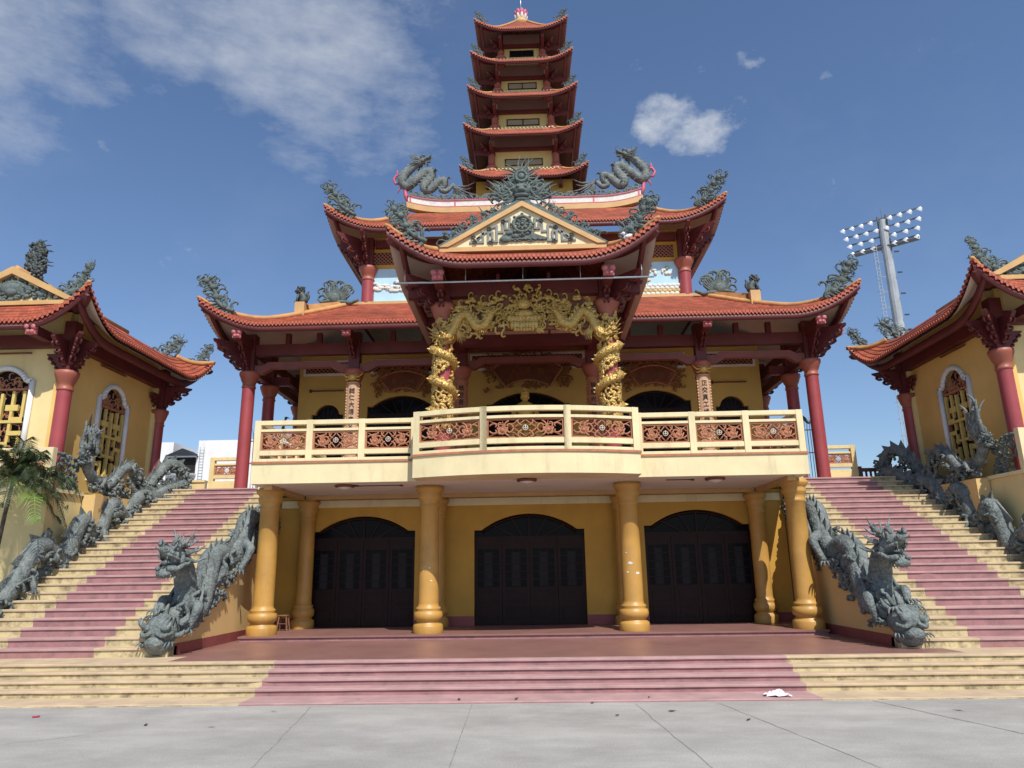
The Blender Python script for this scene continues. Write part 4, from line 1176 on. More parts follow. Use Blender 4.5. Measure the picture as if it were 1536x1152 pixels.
def fan_plaque(cx, z0, w, h, label, chars):
    t = thing('fan_plaque', label, 'wall plaque', (cx, YU-.1, z0))
    n = 24; R = w*.72; a0 = .62
    def arc(r, k): a = -a0+2*a0*k/n; return (r*math.sin(a), r*math.cos(a)-R*math.cos(a0)*.62+.10)
    k_ = h*.55
    outer = [arc(R, k) for k in range(n+1)]; inner = [arc(R-k_, k) for k in range(n, -1, -1)]
    MB().prism(outer+inner, (0,-.06,0), (1,0,0), (0,0,1), (0,1,0), .08).build('panel', M['lacquer'], t)
    b = MB()
    for pts in (outer+inner+[outer[0]],): b.tube([V((a,-.08,z)) for a, z in pts], .045, 6)
    b.build('border', M['brick'], t)
    g = random.Random(int(w*10)); P = plane_map((0,-.05,0), (1,0,0), (0,0,1))
    for sx in (-1, 1):
        s_ = MB()
        for k in range(30):
            x = w*.5-g.random()*w*.13; z = g.uniform(.0, h*.8)
            put2(s_, P, spiral2(sx*x, z, g.uniform(0,6), .26, g.choice((-1,1))), .045, .02, 5, 1)
        s_.build('carved_scrolls', M['lacgold'], t)
    s_ = MB()
    for k in range(26):
        a = -a0*.8+1.6*a0*g.random(); r = R*(1.05+.05*g.random())
        put2(s_, P, spiral2(r*math.sin(a), r*math.cos(a)-R*math.cos(a0)*.62+.06, g.uniform(0,3), .24, g.choice((-1,1))), .05, .02, 5, 1)
        a = -w*.35+w*.7*g.random(); put2(s_, P, spiral2(a, .05+.15*g.random(), g.uniform(0,3), .22, g.choice((-1,1))), .045, .02, 5, 1)
    s_.build('carved_scrolls', M['lacgold'], t)
    for i, ch in enumerate(chars):
        a = -.30+.6*i/(len(chars)-1); rr = R-k_*.62
        lettering(t, ch, (rr*math.sin(a), -.068, rr*math.cos(a)-R*math.cos(a0)*.62+.06), .30, 'lacgold', .012, (math.pi/2, 0 , 0))
M['lacgold'] = mat('dull_gilt_lacquer', (.26,.11,.035), .5, .25, 9, .3, 40)
fan_plaque(X_(-5.15), 9.38, 2.3, 1.3, 'fan shaped carved plaque above the left upper door, left of the porch', '吉祥')
fan_plaque(X_(0), 9.42, 3.5, 1.75, 'large fan shaped carved plaque above the golden Buddha behind the porch', '大雄殿')
fan_plaque(X_(5.15), 9.38, 2.3, 1.3, 'fan shaped carved plaque above the right upper door, right of the porch', '如意')

# golden seated Buddha seen over the balcony rail
BX, BY = X_(-.07), 24.0
t = thing('buddha_statue', 'golden seated Buddha statue in the shade behind the bowed balcony rail', 'statue', (BX, BY, ZT+.03))
MB().lathe([(.62,0),(.66,.1),(.55,.2),(.50,1.1),(.62,1.25),(.66,1.4),(.62,1.45)], (0,0,0), 8, False).build('pedestal', M['lacquer'], t)
mb = MB()
for k in range(14):
    a = 2*math.pi*k/14
    for r, z, q in ((.50,1.55,.14),(.46,1.70,.12)): mb.ball((r*math.cos(a+z), r*math.sin(a+z), z), (.11,.11,q), 8, 6)
mb.lathe([(.48,1.45),(.5,1.78)], (0,0,0), 20); mb.build('lotus_seat', M['goldflat'], t)
mb = MB(); B = 1.78
mb.lathe([(.20,.16),(.27,.22),(.25,.40),(.28,.62),(.31,.78),(.27,.90),(.15,.97),(.095,1.0),(.09,1.07),(.12,1.10)], (0,0,B), 22)
for sx in (-1, 1):
    mb.tube(spline([(sx*.12,.02,B+.14),(sx*.36,-.05,B+.12),(sx*.46,-.24,B+.10),(sx*.22,-.40,B+.10),(-sx*.08,-.36,B+.12)], 14), [.14,.15,.15,.15,.145,.14,.13,.12,.115,.11,.10,.09,.08,.06], 10)
    mb.tube(spline([(sx*.28,0,B+.84),(sx*.38,-.02,B+.62),(sx*.38,-.12,B+.42),(sx*.2,-.30,B+.32),(sx*.04,-.36,B+.28)], 14), [.10,.105,.10,.095,.09,.088,.085,.08,.075,.07,.06,.055,.05,.045], 10)
    mb.ball((sx*.125,.01,B+1.16), (.03,.04,.09), 7, 6)
mb.ball((0,-.01,B+1.20), (.135,.15,.175), 16, 12); mb.ball((0,-.155,B+1.185), (.022,.03,.04), 7, 5); mb.ball((0,-.14,B+1.12), (.05,.02,.014), 7, 5)
for sx in (-1, 1): mb.ball((sx*.05,-.135,B+1.215), (.03,.015,.012), 7, 5)
mb.build('body', M['goldflat'], t)
mb = MB(); mb.ball((0,.01,B+1.28), (.145,.155,.14), 14, 9); mb.ball((0,.02,B+1.43), (.07,.07,.08), 10, 7)
g = random.Random(5)
for k in range(60):
    a = g.random()*6.28; e = g.uniform(.1,1.4); mb.ball((.145*math.cos(a)*math.cos(e), .01+.15*math.sin(a)*math.cos(e), B+1.28+.14*math.sin(e)), .02, 5, 4)
mb.build('hair', M['goldflat'], t)

# ceiling lamps below the balcony
for (o, y, lab) in ((-4.9, 19.03, 'round ceiling lamp under the balcony left of the left middle column'), (0, 18.46, 'round ceiling lamp under the bowed middle of the balcony'), (4.95, 18.92, 'round ceiling lamp under the balcony above the right door')):
    t = thing('ceiling_lamp', lab, 'lamp', (X_(o), y, ZS-.14), 'ceiling lamps under the balcony')
    MB().lathe([(.25,.135),(.27,.11),(.25,.08),(.2,.07)], (0,0,0), 24).build('rim', M['lacquer'], t)
    MB().lathe([(.0,.0),(.09,.012),(.16,.04),(.21,.08)], (0,0,0), 24).build('glass_bowl', M['lampglass'], t)
mb = MB()
for a, b, y in ((-4.6,-3.4,19.2),(-5.2,-4.6,19.1),(3.7,4.4,19.1)):
    mb.tube([(X_(a),y,ZS-.015),(X_(b),y,ZS-.015)], .012, 5); mb.box(X_(b)-.04, X_(b)+.04, y-.04, y+.04, ZS-.04, ZS-.002)
mb.build('soffit_cable', M['black'], T)

# ================================================================== PAGODA TOWER
TW = thing('pagoda_tower', 'tall square multi-tiered pagoda tower with red columns rising behind the hall', 'pagoda', (XC, 36.3, 0))
M['towerwall'] = mat('cream_yellow_tower_paint', (.66,.50,.20), .75, .06, .8, .05, dirt=.25, dirtcol=(.36,.26,.12), streak=True)
tz = [22.1, 24.74, 27.22, 29.55, 31.86]; th = [3.30, 3.12, 2.93, 2.77, 2.58]
ty = 36.3
base = MB().box(-2.55, 2.55, -2.55, 2.55, 15.5, 22.2); 
prevtop = 18.0
for i, (z, a) in enumerate(zip(tz, th)):
    last = i == 4
    cw = a-1.37                         # column half spacing of the storey below this roof
    z0 = prevtop if i else 20.6
    w = cw-.12
    wl = MB().box(-w, w, -w, w, z0-.6, z-.2).build('storey_wall', M['towerwall'], TW)
    MB().box(-w+.02, w-.02, -w+.02, w-.02, z-.2, z+.8).build('eave_shade_block', M['soffitdark'], TW)  # dark box over the wall top, its colour standing for under-eave shade
    ww = w*.62
    for d in range(4):
        R = Matrix.Rotation(d*math.pi/2, 4, 'Z')
        f = MB(); f.M = R; f.box(-ww, ww, -w-.02, -w-.002, z0+.50, z0+.86); fo = f.build('window', M['glasswin' if not last else 'glass'], wl)
        f = MB(); f.M = R
        for zz in (z0+.50, z0+.88): f.box(-ww-.03, ww+.03, -w-.05, -w-.003, zz-.02, zz+.02)
        for xx in (-ww, 0, ww): f.box(xx-.025, xx+.025, -w-.048, -w-.004, z0+.5, z0+.86)
        f.build('frame', M['door'], fo)
    for sx in (-1, 1):
        for sy in (-1, 1):
            c = MB().lathe([(.24,z0-.35),(.25,z0-.05),(.33,z0+.0),(.36,z0+.09),(.33,z0+.17),(.24,z0+.21),(.235,z0+.26),(.30,z0+.30),(.30,z0+.35),(.21,z0+.39),(.19,z0+.6),(.18,z-.35)], (sx*cw, sy*cw, 0), 18).build('column', M['brickcap'], TW)
            m_ = MB(); m_.box(sx*cw-.2, sx*cw+.2, sy*cw-.17, sy*cw+.17, z-.5, z-.05)
            scroll_bracket(m_, (sx*cw+sx*.15, sy*cw, z-.5), (sx,0,0), .55, .40); scroll_bracket(m_, (sx*cw, sy*cw+sy*.15, z-.5), (0,sy,0), .55, .40); scroll_bracket(m_, (sx*cw, sy*cw, z-.6), (sx,sy,0), .85, .55)
            m_.build('bracket', M['darkred'], c)
    m_ = MB()
    for d in range(4):
        m_.M = Matrix.Rotation(d*math.pi/2, 4, 'Z'); m_.box(-cw, cw, -cw-.10, -cw+.06, z-.24, z-.06)
        for sx in (-1, 1): m_.box(sx*cw-.09, sx*cw+.09, -cw-1.05, -cw-.2, z-.40, z-.16)
    m_.build('tie_beam', M['darkred'], TW)
    nb = th[i+1]-1.37+.30 if not last else .38
    dz = 1.05 if not last else 2.3
    rf, _ = roof(TW, 'tier_roof', (0, 0), (a-.06, a-.06), z, (nb, nb), z+dz, .58, 1.7, tile=.125, ridge_r=.075, thick=.15, crest_wh=(.55, .55), seed=51, soff='soffitdark')
    prevtop = z+dz
    if not last:
        m_ = MB(); m_.box(-nb, nb, -nb, nb, z+dz-.1, z+dz+.03)
        for k in range(int(2*nb/.2)): m_.ball((-nb+.1+k*.2, -nb-.01, z+dz+.05), .06, 6, 4)
        m_.build('parapet', M['cream'], rf)
fin = MB().lathe([(.40,34.12),(.48,34.24),(.46,34.39),(.34,34.47),(.32,34.93)], (0,0,0), 20).build('finial_base', M['trim'], TW)
mb = MB()
for k in range(9):
    a = 2*math.pi*k/9
    for r, q, zc in ((.33,.17,34.93),(.22,.15,34.93)):
        a2 = a+(.35 if r < .3 else 0); R = Matrix.Rotation(a2, 3, 'Z') @ Matrix.Rotation(.25, 3, 'Y')
        mb.ball((r*math.cos(a2), r*math.sin(a2), zc), (.07,.14,.27), 8, 7, R)
mb.ball((0,0,35.07), (.18,.18,.3), 10, 8)
lot = mb.build('lotus_bud', M['lotus'], fin)
mb = MB()
for k in range(9):
    a = 2*math.pi*k/9; R = Matrix.Rotation(a, 3, 'Z') @ Matrix.Rotation(.25, 3, 'Y')
    mb.ball((.36*math.cos(a), .36*math.sin(a), 34.71), (.035,.09,.19), 7, 6, R)
mb.build('pale_petals', M['white'], fin)
MB().tube([(0,0,35.07),(0,0,36.67)], [.03,.012], 6).build('lightning_rod', M['metal'], fin)
base.build('base_storey', M['ochre'], TW)
M_unused = None

# flaked paint on the middle columns
for cname, o, spots in (('r', 2.72, ((-.16,2.62,.03),(-.05,2.35,.075),(-.14,2.12,.035),(.12,2.10,.06))), ('l', -2.68, ((-.14,2.30,.025),(-.06,2.33,.02),(.05,2.30,.03),(.1,1.98,.03),(-.12,2.22,.02)))):
    mb = MB(); g = random.Random(9)
    for a, z, r in spots:
        n = 9; ring = []
        for k in range(n):
            t = 2*math.pi*k/n; rr = r*g.uniform(.5,1.2); aa = a+rr*math.cos(t)*1.1
            ring.append((X_(o)+.2725*math.sin(aa/.27), 19.6-.2725*math.cos(aa/.27), z+rr*math.sin(t)*.7))
        mb.add(ring, [tuple(range(n))])
    mb.build('flaked_paint', M['relief'], T)
# ================================================================== GROUND
def mat_ground():
    m = bpy.data.materials.new('worn_concrete'); m.use_nodes = True
    nt = m.node_tree; N = nt.nodes; L = nt.links; b = N['Principled BSDF']; b.inputs['Roughness'].default_value = .85
    tc = N.new('ShaderNodeTexCoord')
    def noise(sc, det, ro, mapping=None):
        n = N.new('ShaderNodeTexNoise'); n.inputs['Scale'].default_value = sc; n.inputs['Detail'].default_value = det; n.inputs['Roughness'].default_value = ro
        if mapping:
            mp = N.new('ShaderNodeMapping'); mp.inputs['Scale'].default_value = mapping; mp.inputs['Rotation'].default_value = (0,0,.25)
            L.new(tc.outputs['Object'], mp.inputs['Vector']); L.new(mp.outputs[0], n.inputs['Vector'])
        else: L.new(tc.outputs['Object'], n.inputs['Vector'])
        return n
    a = noise(.45, 10, .68); s = noise(.9, 9, .7, (.5,1.2,1)); f = noise(40, 5, .7)
    c1 = N.new('ShaderNodeValToRGB'); e = c1.color_ramp.elements
    e[0].position = .36; e[0].color = (.335,.318,.290,1); e[1].position = .66; e[1].color = (.435,.415,.380,1)
    x = e.new(.5); x.color = (.385,.367,.335,1)
    L.new(a.outputs['Fac'], c1.inputs[0])
    r = N.new('ShaderNodeMapRange'); r.inputs[1].default_value = .42; r.inputs[2].default_value = .68; r.inputs[3].default_value = .84; r.inputs[4].default_value = 1.08
    L.new(s.outputs['Fac'], r.inputs[0])
    m1 = N.new('ShaderNodeMix'); m1.data_type = 'RGBA'; m1.blend_type = 'MULTIPLY'; m1.inputs[0].default_value = 1
    L.new(c1.outputs[0], m1.inputs[6]); L.new(r.outputs[0], m1.inputs[7])
    r2 = N.new('ShaderNodeMapRange'); r2.inputs[1].default_value = .3; r2.inputs[2].default_value = .7; r2.inputs[3].default_value = .78; r2.inputs[4].default_value = 1.18
    L.new(f.outputs['Fac'], r2.inputs[0])
    m2 = N.new('ShaderNodeMix'); m2.data_type = 'RGBA'; m2.blend_type = 'MULTIPLY'; m2.inputs[0].default_value = 1
    L.new(m1.outputs[2], m2.inputs[6]); L.new(r2.outputs[0], m2.inputs[7])
    L.new(m2.outputs[2], b.inputs['Base Color'])
    bp = N.new('ShaderNodeBump'); bp.inputs['Strength'].default_value = .25; bp.inputs['Distance'].default_value = .01
    L.new(f.outputs['Fac'], bp.inputs['Height']); L.new(bp.outputs[0], b.inputs['Normal'])
    return m
M['concrete'] = mat_ground()
g_ = MB(); g_.add([(-900,-300,0),(900,-300,0),(900,1500,0),(-900,1500,0)], [(0,1,2,3)])
tag(g_.build('ground', M['concrete']), kind='structure')
cr = MB(); g = random.Random(8)
def crack(p0, p1, w, jit, n=26):
    a, b = V((*p0, .004)), V((*p1, .004)); d = (b-a).normalized(); s = V((-d.y, d.x, 0))
    L = []; 
    for i in range(n+1):
        p = a.lerp(b, i/n)+s*(g.uniform(-1,1)*jit); ww = w*g.uniform(.5,1.2); L.append((p-s*ww/2, p+s*ww/2))
    vs = [q for l in L for q in l]
    cr.add(vs, [(2*i, 2*i+1, 2*i+3, 2*i+2) for i in range(n)])
crack((-1.15,13.1), (-.95,4), .014, .004); crack((5.6,13.1), (7.6,7), .024, .012); crack((1.6,13.0), (2.3,5), .014, .02); crack((-3.9,13.0), (-3.0,6), .012, .02); crack((3.0,13.0),(4.4,6),.012,.015); crack((-6.5,11.0), (-12,7), .01, .02)
M['crack'] = mat('dark_joint_filler', (.26,.245,.22), .9, .35, 8, 0)
tag(cr.build('ground', M['crack']), kind='structure')

# ================================================================== STEPS
MSTEP = [M['pink'], M['pinknose'], M['stepy'], M['nosey'], M['brownfl']]
def step_prof(mb, x0, x1, y, z0, z1, ynext, mr, mn, mt=None, lip=.035, th=.045):
    """riser, overhanging nosing and tread between x0 and x1"""
    P = [(y, z0), (y, z1-th), (y-lip, z1-th), (y-lip, z1-.008), (y-lip+.008, z1), (y+.22, z1), (ynext, z1)]
    ms = [mr, mn, mn, mn, mn, mt if mt is not None else mn]
    nx = max(1, int((x1-x0)/.22)); xs = [x0+(x1-x0)*i/nx for i in range(nx+1)]
    def row(i, x):
        yy, z = P[i]
        if 2 <= i <= 4:
            w = noise.noise(V((x*1.1, y*3.1, z1*7))); c = noise.noise(V((x*4.3, y*5.7, 3.3)))
            chip = .022 if c > .62 else 0
            yy += w*.007+chip*(i < 5); z += noise.noise(V((x*2.3, y*2.2, 9.1)))*.004-(chip*.5 if i > 2 else 0)
        return (x, yy, z)
    for i, m in enumerate(ms):
        mb.cur = m
        lo = [row(i, x) for x in xs]; hi = [row(i+1, x) for x in xs]
        n = nx+1
        mb.add(lo+hi, [(k, k+1, n+k+1, n+k) for k in range(nx)])
fs = thing('entrance_steps', 'low broad flight of pink and yellow painted steps across the front of the temple', 'steps')
mb = MB()
yy = [13.17, 13.92, 14.23, 14.54, 14.85]; zz = [.035, .16, .285, .405, .525]
g = random.Random(2)
bandx = [(-26, -5.02, 2, 3), (-5.02, 5.0, 0, 1), (5.0, 26, 2, 3)]
for k in range(5):
    zb = -.02 if k == 0 else zz[k-1]
    yn = yy[k+1] if k < 4 else 15.9
    for a, b, mr, mn in bandx:
        # break each band into lengths so worn edges vary a little
        xs_ = [a]; 
        while xs_[-1] < b-2.5: xs_.append(xs_[-1]+g.uniform(1.2, 2.4))
        xs_.append(b)
        for x0, x1 in zip(xs_[:-1], xs_[1:]):
            step_prof(mb, XC+x0, XC+x1, yy[k], zb, zz[k], yn, mr, mn, None if k < 4 else (4 if abs((x0+x1)/2) < 7.6 else None), .03 if k else .0, .04 if k else .02)
mb.cur = 4; mb.add([(XC-7.72,15.9,.525),(XC+7.72,15.9,.525),(XC+7.72,YW,.525),(XC-7.72,YW,.525)], [(0,1,2,3)])
mb.build('steps', MSTEP, fs)
st_ = MB(); st_.box(XC-26, XC+26, 13.6, 15.8, -.5, .02); st_.build('footing', M['concrete'], fs)

def side_stairs(sx):
    side = 'palm tree' if sx < 0 else 'floodlight mast'
    t = thing('side_staircase', f'long pink and yellow painted staircase climbing to the terrace on the {side} side', 'staircase')
    mb = MB(); n = 24; rise, run, y0, z0 = .19, .365, 15.9, .525
    def bx(a, b): return (XC+a, XC+b) if sx > 0 else (XC-b, XC-a)
    g = random.Random(30+sx)
    for k in range(n):
        y = y0+run*k; zb = z0+rise*k; zt = zb+rise; yn = y+run
        for a, b, mr, mn in ((7.72 if k == 0 else 8.0, 9.32, 2, 3), (9.32, 11.5, 0, 1), (11.5, 12.95, 2, 3)):
            j = .0
            if a == 9.32 and False: j = 0
            xa, xb = bx(a, b)
            step_prof(mb, xa, xb, y+g.uniform(-.004,.004), zb, zt, yn, mr, mn, None, .03, .045)
        if k == 0:
            x = XC+sx*7.72; mb.cur = 2
            mb.add([(x,y,zb),(x,y+.4,zb),(x,y+.4,zt),(x,y,zt)], [(0,1,2,3)])
    mb.build('steps', MSTEP, t)
    w = MB(); sl = rise/run
    for a, b, poly in ((7.74, 8.2, [(16.18,.5),(16.18,.86),(24.9,.86+sl*8.72),(24.9,.5)]),
                       (12.75, 13.12, [(15.6,.02),(15.6,.42),(20.7,.42+sl*5.1),(20.7,4.55),(24.0,4.6),(24.9,5.1),(24.9,.02)])):
        xa, xb = bx(a, b)
        w.prism(poly, (xa,0,0), (0,1,0), (0,0,1), (1,0,0), xb-xa)
    wl = w.build('side_wall', M['stairwall'], t)
    xa, xb = bx(7.72, 7.74)
    MB().box(xa, xb, 16.17, 22.0, .527, .76).build('skirting', M['base'], t)
    return t
M['stairwall'] = mat('pale_ochre_stair_wall', (.66,.45,.19), .75, .06, .9, .1, 40, dirt=.25, dirtcol=(.40,.27,.12), streak=True, dscale=1.2)
side_stairs(-1); side_stairs(1)

# ================================================================== STONE DRAGONS
def stone_dragon_inner(sx, seed):
    side = 'palm tree' if sx < 0 else 'floodlight mast'
    t = thing('dragon_statue', f'grey stone dragon with open jaws on the stair wall by the porch, {side} side', 'dragon statue')
    X0 = XC+sx*7.93
    pts = [(16.42,2.62,.06),(16.75,2.42,.06),(17.0,1.95,.06),(17.05,1.45,.02),(17.35,1.38,-.06),(17.75,1.95,-.04),(18.15,2.55,.06),(18.75,2.72,.08),(19.2,2.60,-.02),(19.65,3.10,-.08),(20.15,3.68,0),(20.75,3.75,.06),(21.2,3.55,.02),(21.8,4.0,-.05),(22.5,4.5,0),(23.3,4.55,0),(24.1,5.1,0)]
    path = [(X0+sx*dx, y, z) for y, z, dx in pts]
    mb = dragon(path, .265, .70, (sx*.16,-1,.06), legs=[(.20, -sx, (X0-sx*.30, 16.55, 1.0), (-sx*.2,-1,-.2)), (.22, sx, (X0+sx*.22, 16.25, 1.45), (sx*.2,-1,-.1)), (.55, -sx, (X0-sx*.36, 19.0, 2.3), (-sx*.2,-1,-.3))], n=120, seed=seed, finh=.8, mane=9, blunt=1.18)
    mb.build('body', M['stone'], t)
    cb = MB(); g = random.Random(seed+1)
    for k in range(40):
        y = 16.9+k*.17; z = .86+.52*(y-16.18)
        for q in (-1, 1):
            p = (X0+q*.24, y, z-.05+g.uniform(-.30,.12) if q*sx < 0 else z+g.uniform(-.1,.1))
            cloud_scrolls(cb, [p], .34, (1,0,0), g, 2)
    for k in range(26):      # folds of cloud standing between wall and body
        y = 16.6+k*.27; z = .9+.52*(y-16.2)
        cb.ball((X0+g.uniform(-.1,.1), y, z+.12), (.24,.24,.24+.1*g.random()), 9, 7)
        put2(cb, plane_map((X0+g.choice((-.2,.2)), y, z+.2), (0,1,0), (0,0,1)), spiral2(0,0,g.uniform(.5,2.6),.5,g.choice((-1,1))), .06, .03, 6, 1, un=(1,0,0), wob=.05)
    cb.build('cloud_base', M['stone'], t)
    # carp-like globe gripped at the foot
    mb = MB(); c = V((X0+sx*.02, 16.02, 1.06)); g = random.Random(seed+2)
    mb.ball(c, (.36,.36,.34), 18, 12); mb.ball(c+V((0,-.05,-.30)), (.30,.30,.22), 14, 9)
    for q in (-1, 1):
        mb.ball(c+V((q*.18,-.28,.06)), .085, 9, 7); mb.tube(spline([c+V((q*.05,-.34,-.02)), c+V((q*.20,-.34,-.10)), c+V((q*.32,-.2,-.05))], 8), .05, 6)
    for k in range(16):
        a = g.uniform(0,6.28); e = g.uniform(-.4,1.2); p = c+V((.36*math.cos(a)*math.cos(e), .36*math.sin(a)*math.cos(e), .34*math.sin(e)))
        d = (p-c).normalized()
        mb.tube(spline([p, p+d*.12+V((0,.05,.06)), p+d*.14+V((0,.12,.16))], 6), [.06,.06,.05,.04,.03,.008], 6)
    claw(mb, c+V((-sx*.22,.0,.26)), (-sx*.3,-1,-.35), .5); claw(mb, c+V((sx*.2,.05,.30)), (sx*.2,-1,-.4), .5)
    mb.ball(c+V((0,-.24,-.24)), (.22,.20,.15), 12, 8)
    for q in (-1, 1): claw(mb, c+V((q*.24,-.1,-.27)), (q*.2,-1,-.05), .42)
    mb.build('gripped_globe', M['stone'], t)
    return t
def stone_dragon_outer(sx, seed):
    side = 'palm tree' if sx < 0 else 'floodlight mast'
    t = thing('dragon_statue', f'long grey stone dragon looping up the stair edge by the pavilion, {side} side', 'dragon statue')
    P = [(20.35,5.55,13.0),(20.6,5.25,13.0),(21.1,4.93,13.0),(21.7,4.95,12.98),(22.2,5.45,12.95),(22.75,5.62,12.95),(23.3,5.2,12.98),(23.8,5.02,13.0),(24.3,5.5,12.95),(24.75,6.0,12.8),(25.2,5.95,12.6),(25.35,5.5,12.5),(25.0,5.25,12.45),(24.4,5.05,12.5),
         (23.7,4.75,12.65),(23.2,4.75,12.7),(22.8,4.55,12.75),(22.35,4.0,12.78),(21.95,4.15,12.75),(21.5,4.3,12.75),(21.0,3.3,12.78),(20.6,3.5,12.75),(20.15,3.7,12.75),(19.65,2.55,12.78),(19.1,2.85,12.75),(18.5,2.95,12.75),(17.85,1.95,12.78),(17.3,1.55,12.78),(16.7,1.75,12.75),(16.1,1.6,12.75),(15.5,.95,12.75),(14.8,.75,12.75)]
    path = [(XC+sx*x, y, z) for y, z, x in P]
    def rt(q): return (.62+.38*min(1, q/.45)) if q < .85 else 1-.75*((q-.85)/.15)
    mb = dragon(path, .225, .40, (sx*-.35,-1,.25), n=210, seed=seed, rt=rt, mane=8, finh=1.1, blunt=1.1,
        legs=[(.07, -sx, (XC+sx*12.55, 20.6, 4.75), (-sx*.5,-1,0)), (.43, -sx, (XC+sx*12.3, 23.9, 4.72), (-sx,-.6,0)), (.62, -sx, (XC+sx*12.4, 21.0, 3.15), (-sx*.6,-1,-.3)), (.80, -sx, (XC+sx*12.35, 18.1, 1.85), (-sx*.6,-1,-.2))])
    g = random.Random(seed)
    for k in range(14):      # tall flames curling above the head
        b = V((XC+sx*(13.0+g.uniform(-.12,.12)), 20.45+g.uniform(-.1,.5), 5.65+g.random()*.3))
        L = g.uniform(.5,1.15); a = g.uniform(-.9,.5)
        mb.tube(spline([b, b+V((g.uniform(-.1,.1),a*L*.3,L*.4)), b+V((g.uniform(-.15,.15),a*L*.2-.1,L*.75)), b+V((g.uniform(-.2,.2),a*L*.7,L))], 9), [.075,.075,.07,.065,.055,.045,.035,.025,.006], 6)
    mb.build('body', M['stone'], t)
    cb = MB()
    for k in range(30):
        y = 15.8+k*.165; z = .42+.52*(y-15.6)
        cloud_scrolls(cb, [(XC+sx*12.78, y, z+.08)], .36, (1,0,0), g, 2)
        if k % 2: cb.ball((XC+sx*12.85, y, z+.1), (.2,.22,.2), 8, 6)
    for k in range(24):
        y = 20.75+k*.165
        cloud_scrolls(cb, [(XC+sx*(12.9+g.uniform(-.1,.1)), y, 4.68+g.uniform(-.06,.08)-(.0))], .30, (1,0,0), g, 2)
    for k in range(14):
        y = 21+k*.27; z = .42+.52*(y-15.6)
        cloud_scrolls(cb, [(XC+sx*12.66, y, z+.12)], .34, (1,0,0), g, 2)
    sp_ = spline(path, 150)
    for k in range(12, 140, 2):
        p = sp_[k]
        for q in range(2):
            pp = plane_map((p.x-sx*.23, p.y+g.uniform(-.15,.15), p.z-g.uniform(.02,.36)), (0,1,0), (0,0,1))
            put2(cb, pp, spiral2(0, 0, g.uniform(0,6), g.uniform(.22,.38), g.choice((-1,1))), .048, .022, 6, 1, un=(1,0,0), wob=.04)
    cb.build('cloud_base', M['stone'], t)
    for zc, yc in ((3.7,20.75),(2.95,18.9),(5.0,22.9)):
        wv = MB(); P0 = plane_map((XC+sx*12.85, yc, zc-.3), (0,-1,0), (0,0,1))
        put2(wv, P0, [(0,0),(.1,.35),(.05,.62),(-.12,.80),(-.28,.72),(-.24,.55)], .075, .02, 7, 1, un=(1,0,0)); wv.build('tendril', M['stone'], t)
    return t
stone_dragon_inner(-1, 5); stone_dragon_inner(1, 6); stone_dragon_outer(-1, 15); stone_dragon_outer(1, 16)

# dragons on the main ridge
def ridge_dragon(sx):
    side = 'palm tree' if sx < 0 else 'floodlight mast'
    zo = [(705,185),(620,230),(520,320),(445,400),(430,480),(500,540),(590,480),(690,410),(790,345),(850,390),(800,480),(745,560),(800,610),(880,560),(960,490),(1040,470),(1040,540),(990,600),(1060,625),(1130,570),(1160,540),(1200,590)]
    pts = []
    for a, b in zo:
        u, v = 560+a/9.6, 230+b/9.6
        x = (u-612)/31.07-5.64; z = 19.35+(310.5-v)/27.2
        pts.append((XC-sx*x if sx > 0 else XC+x, 30.68, z))
    f = (1 if sx < 0 else -1)
    mb = dragon(pts, .225, .56, (f,-.25,.22), n=130, upv=(0,-.25,1), seed=8, mane=17, finh=.7, rt=lambda q: .75+.25*min(1, q*6) if q < .55 else 1-.7*((q-.55)/.45))
    for (a, b) in ((560,560),(890,350),(1090,470),(770,590)):
        u, v = 560+a/9.6, 230+b/9.6; x = (u-612)/31.07-5.64; z = 19.35+(310.5-v)/27.2
        claw(mb, (XC-sx*x if sx > 0 else XC+x, 30.5, z), (f,-.3,-.1), .38)
    tag(mb.build('ridge_dragon', M['stone']), f'grey dragon statue reared on the {side} end of the white main ridge', 'dragon statue')
ridge_dragon(-1); ridge_dragon(1)

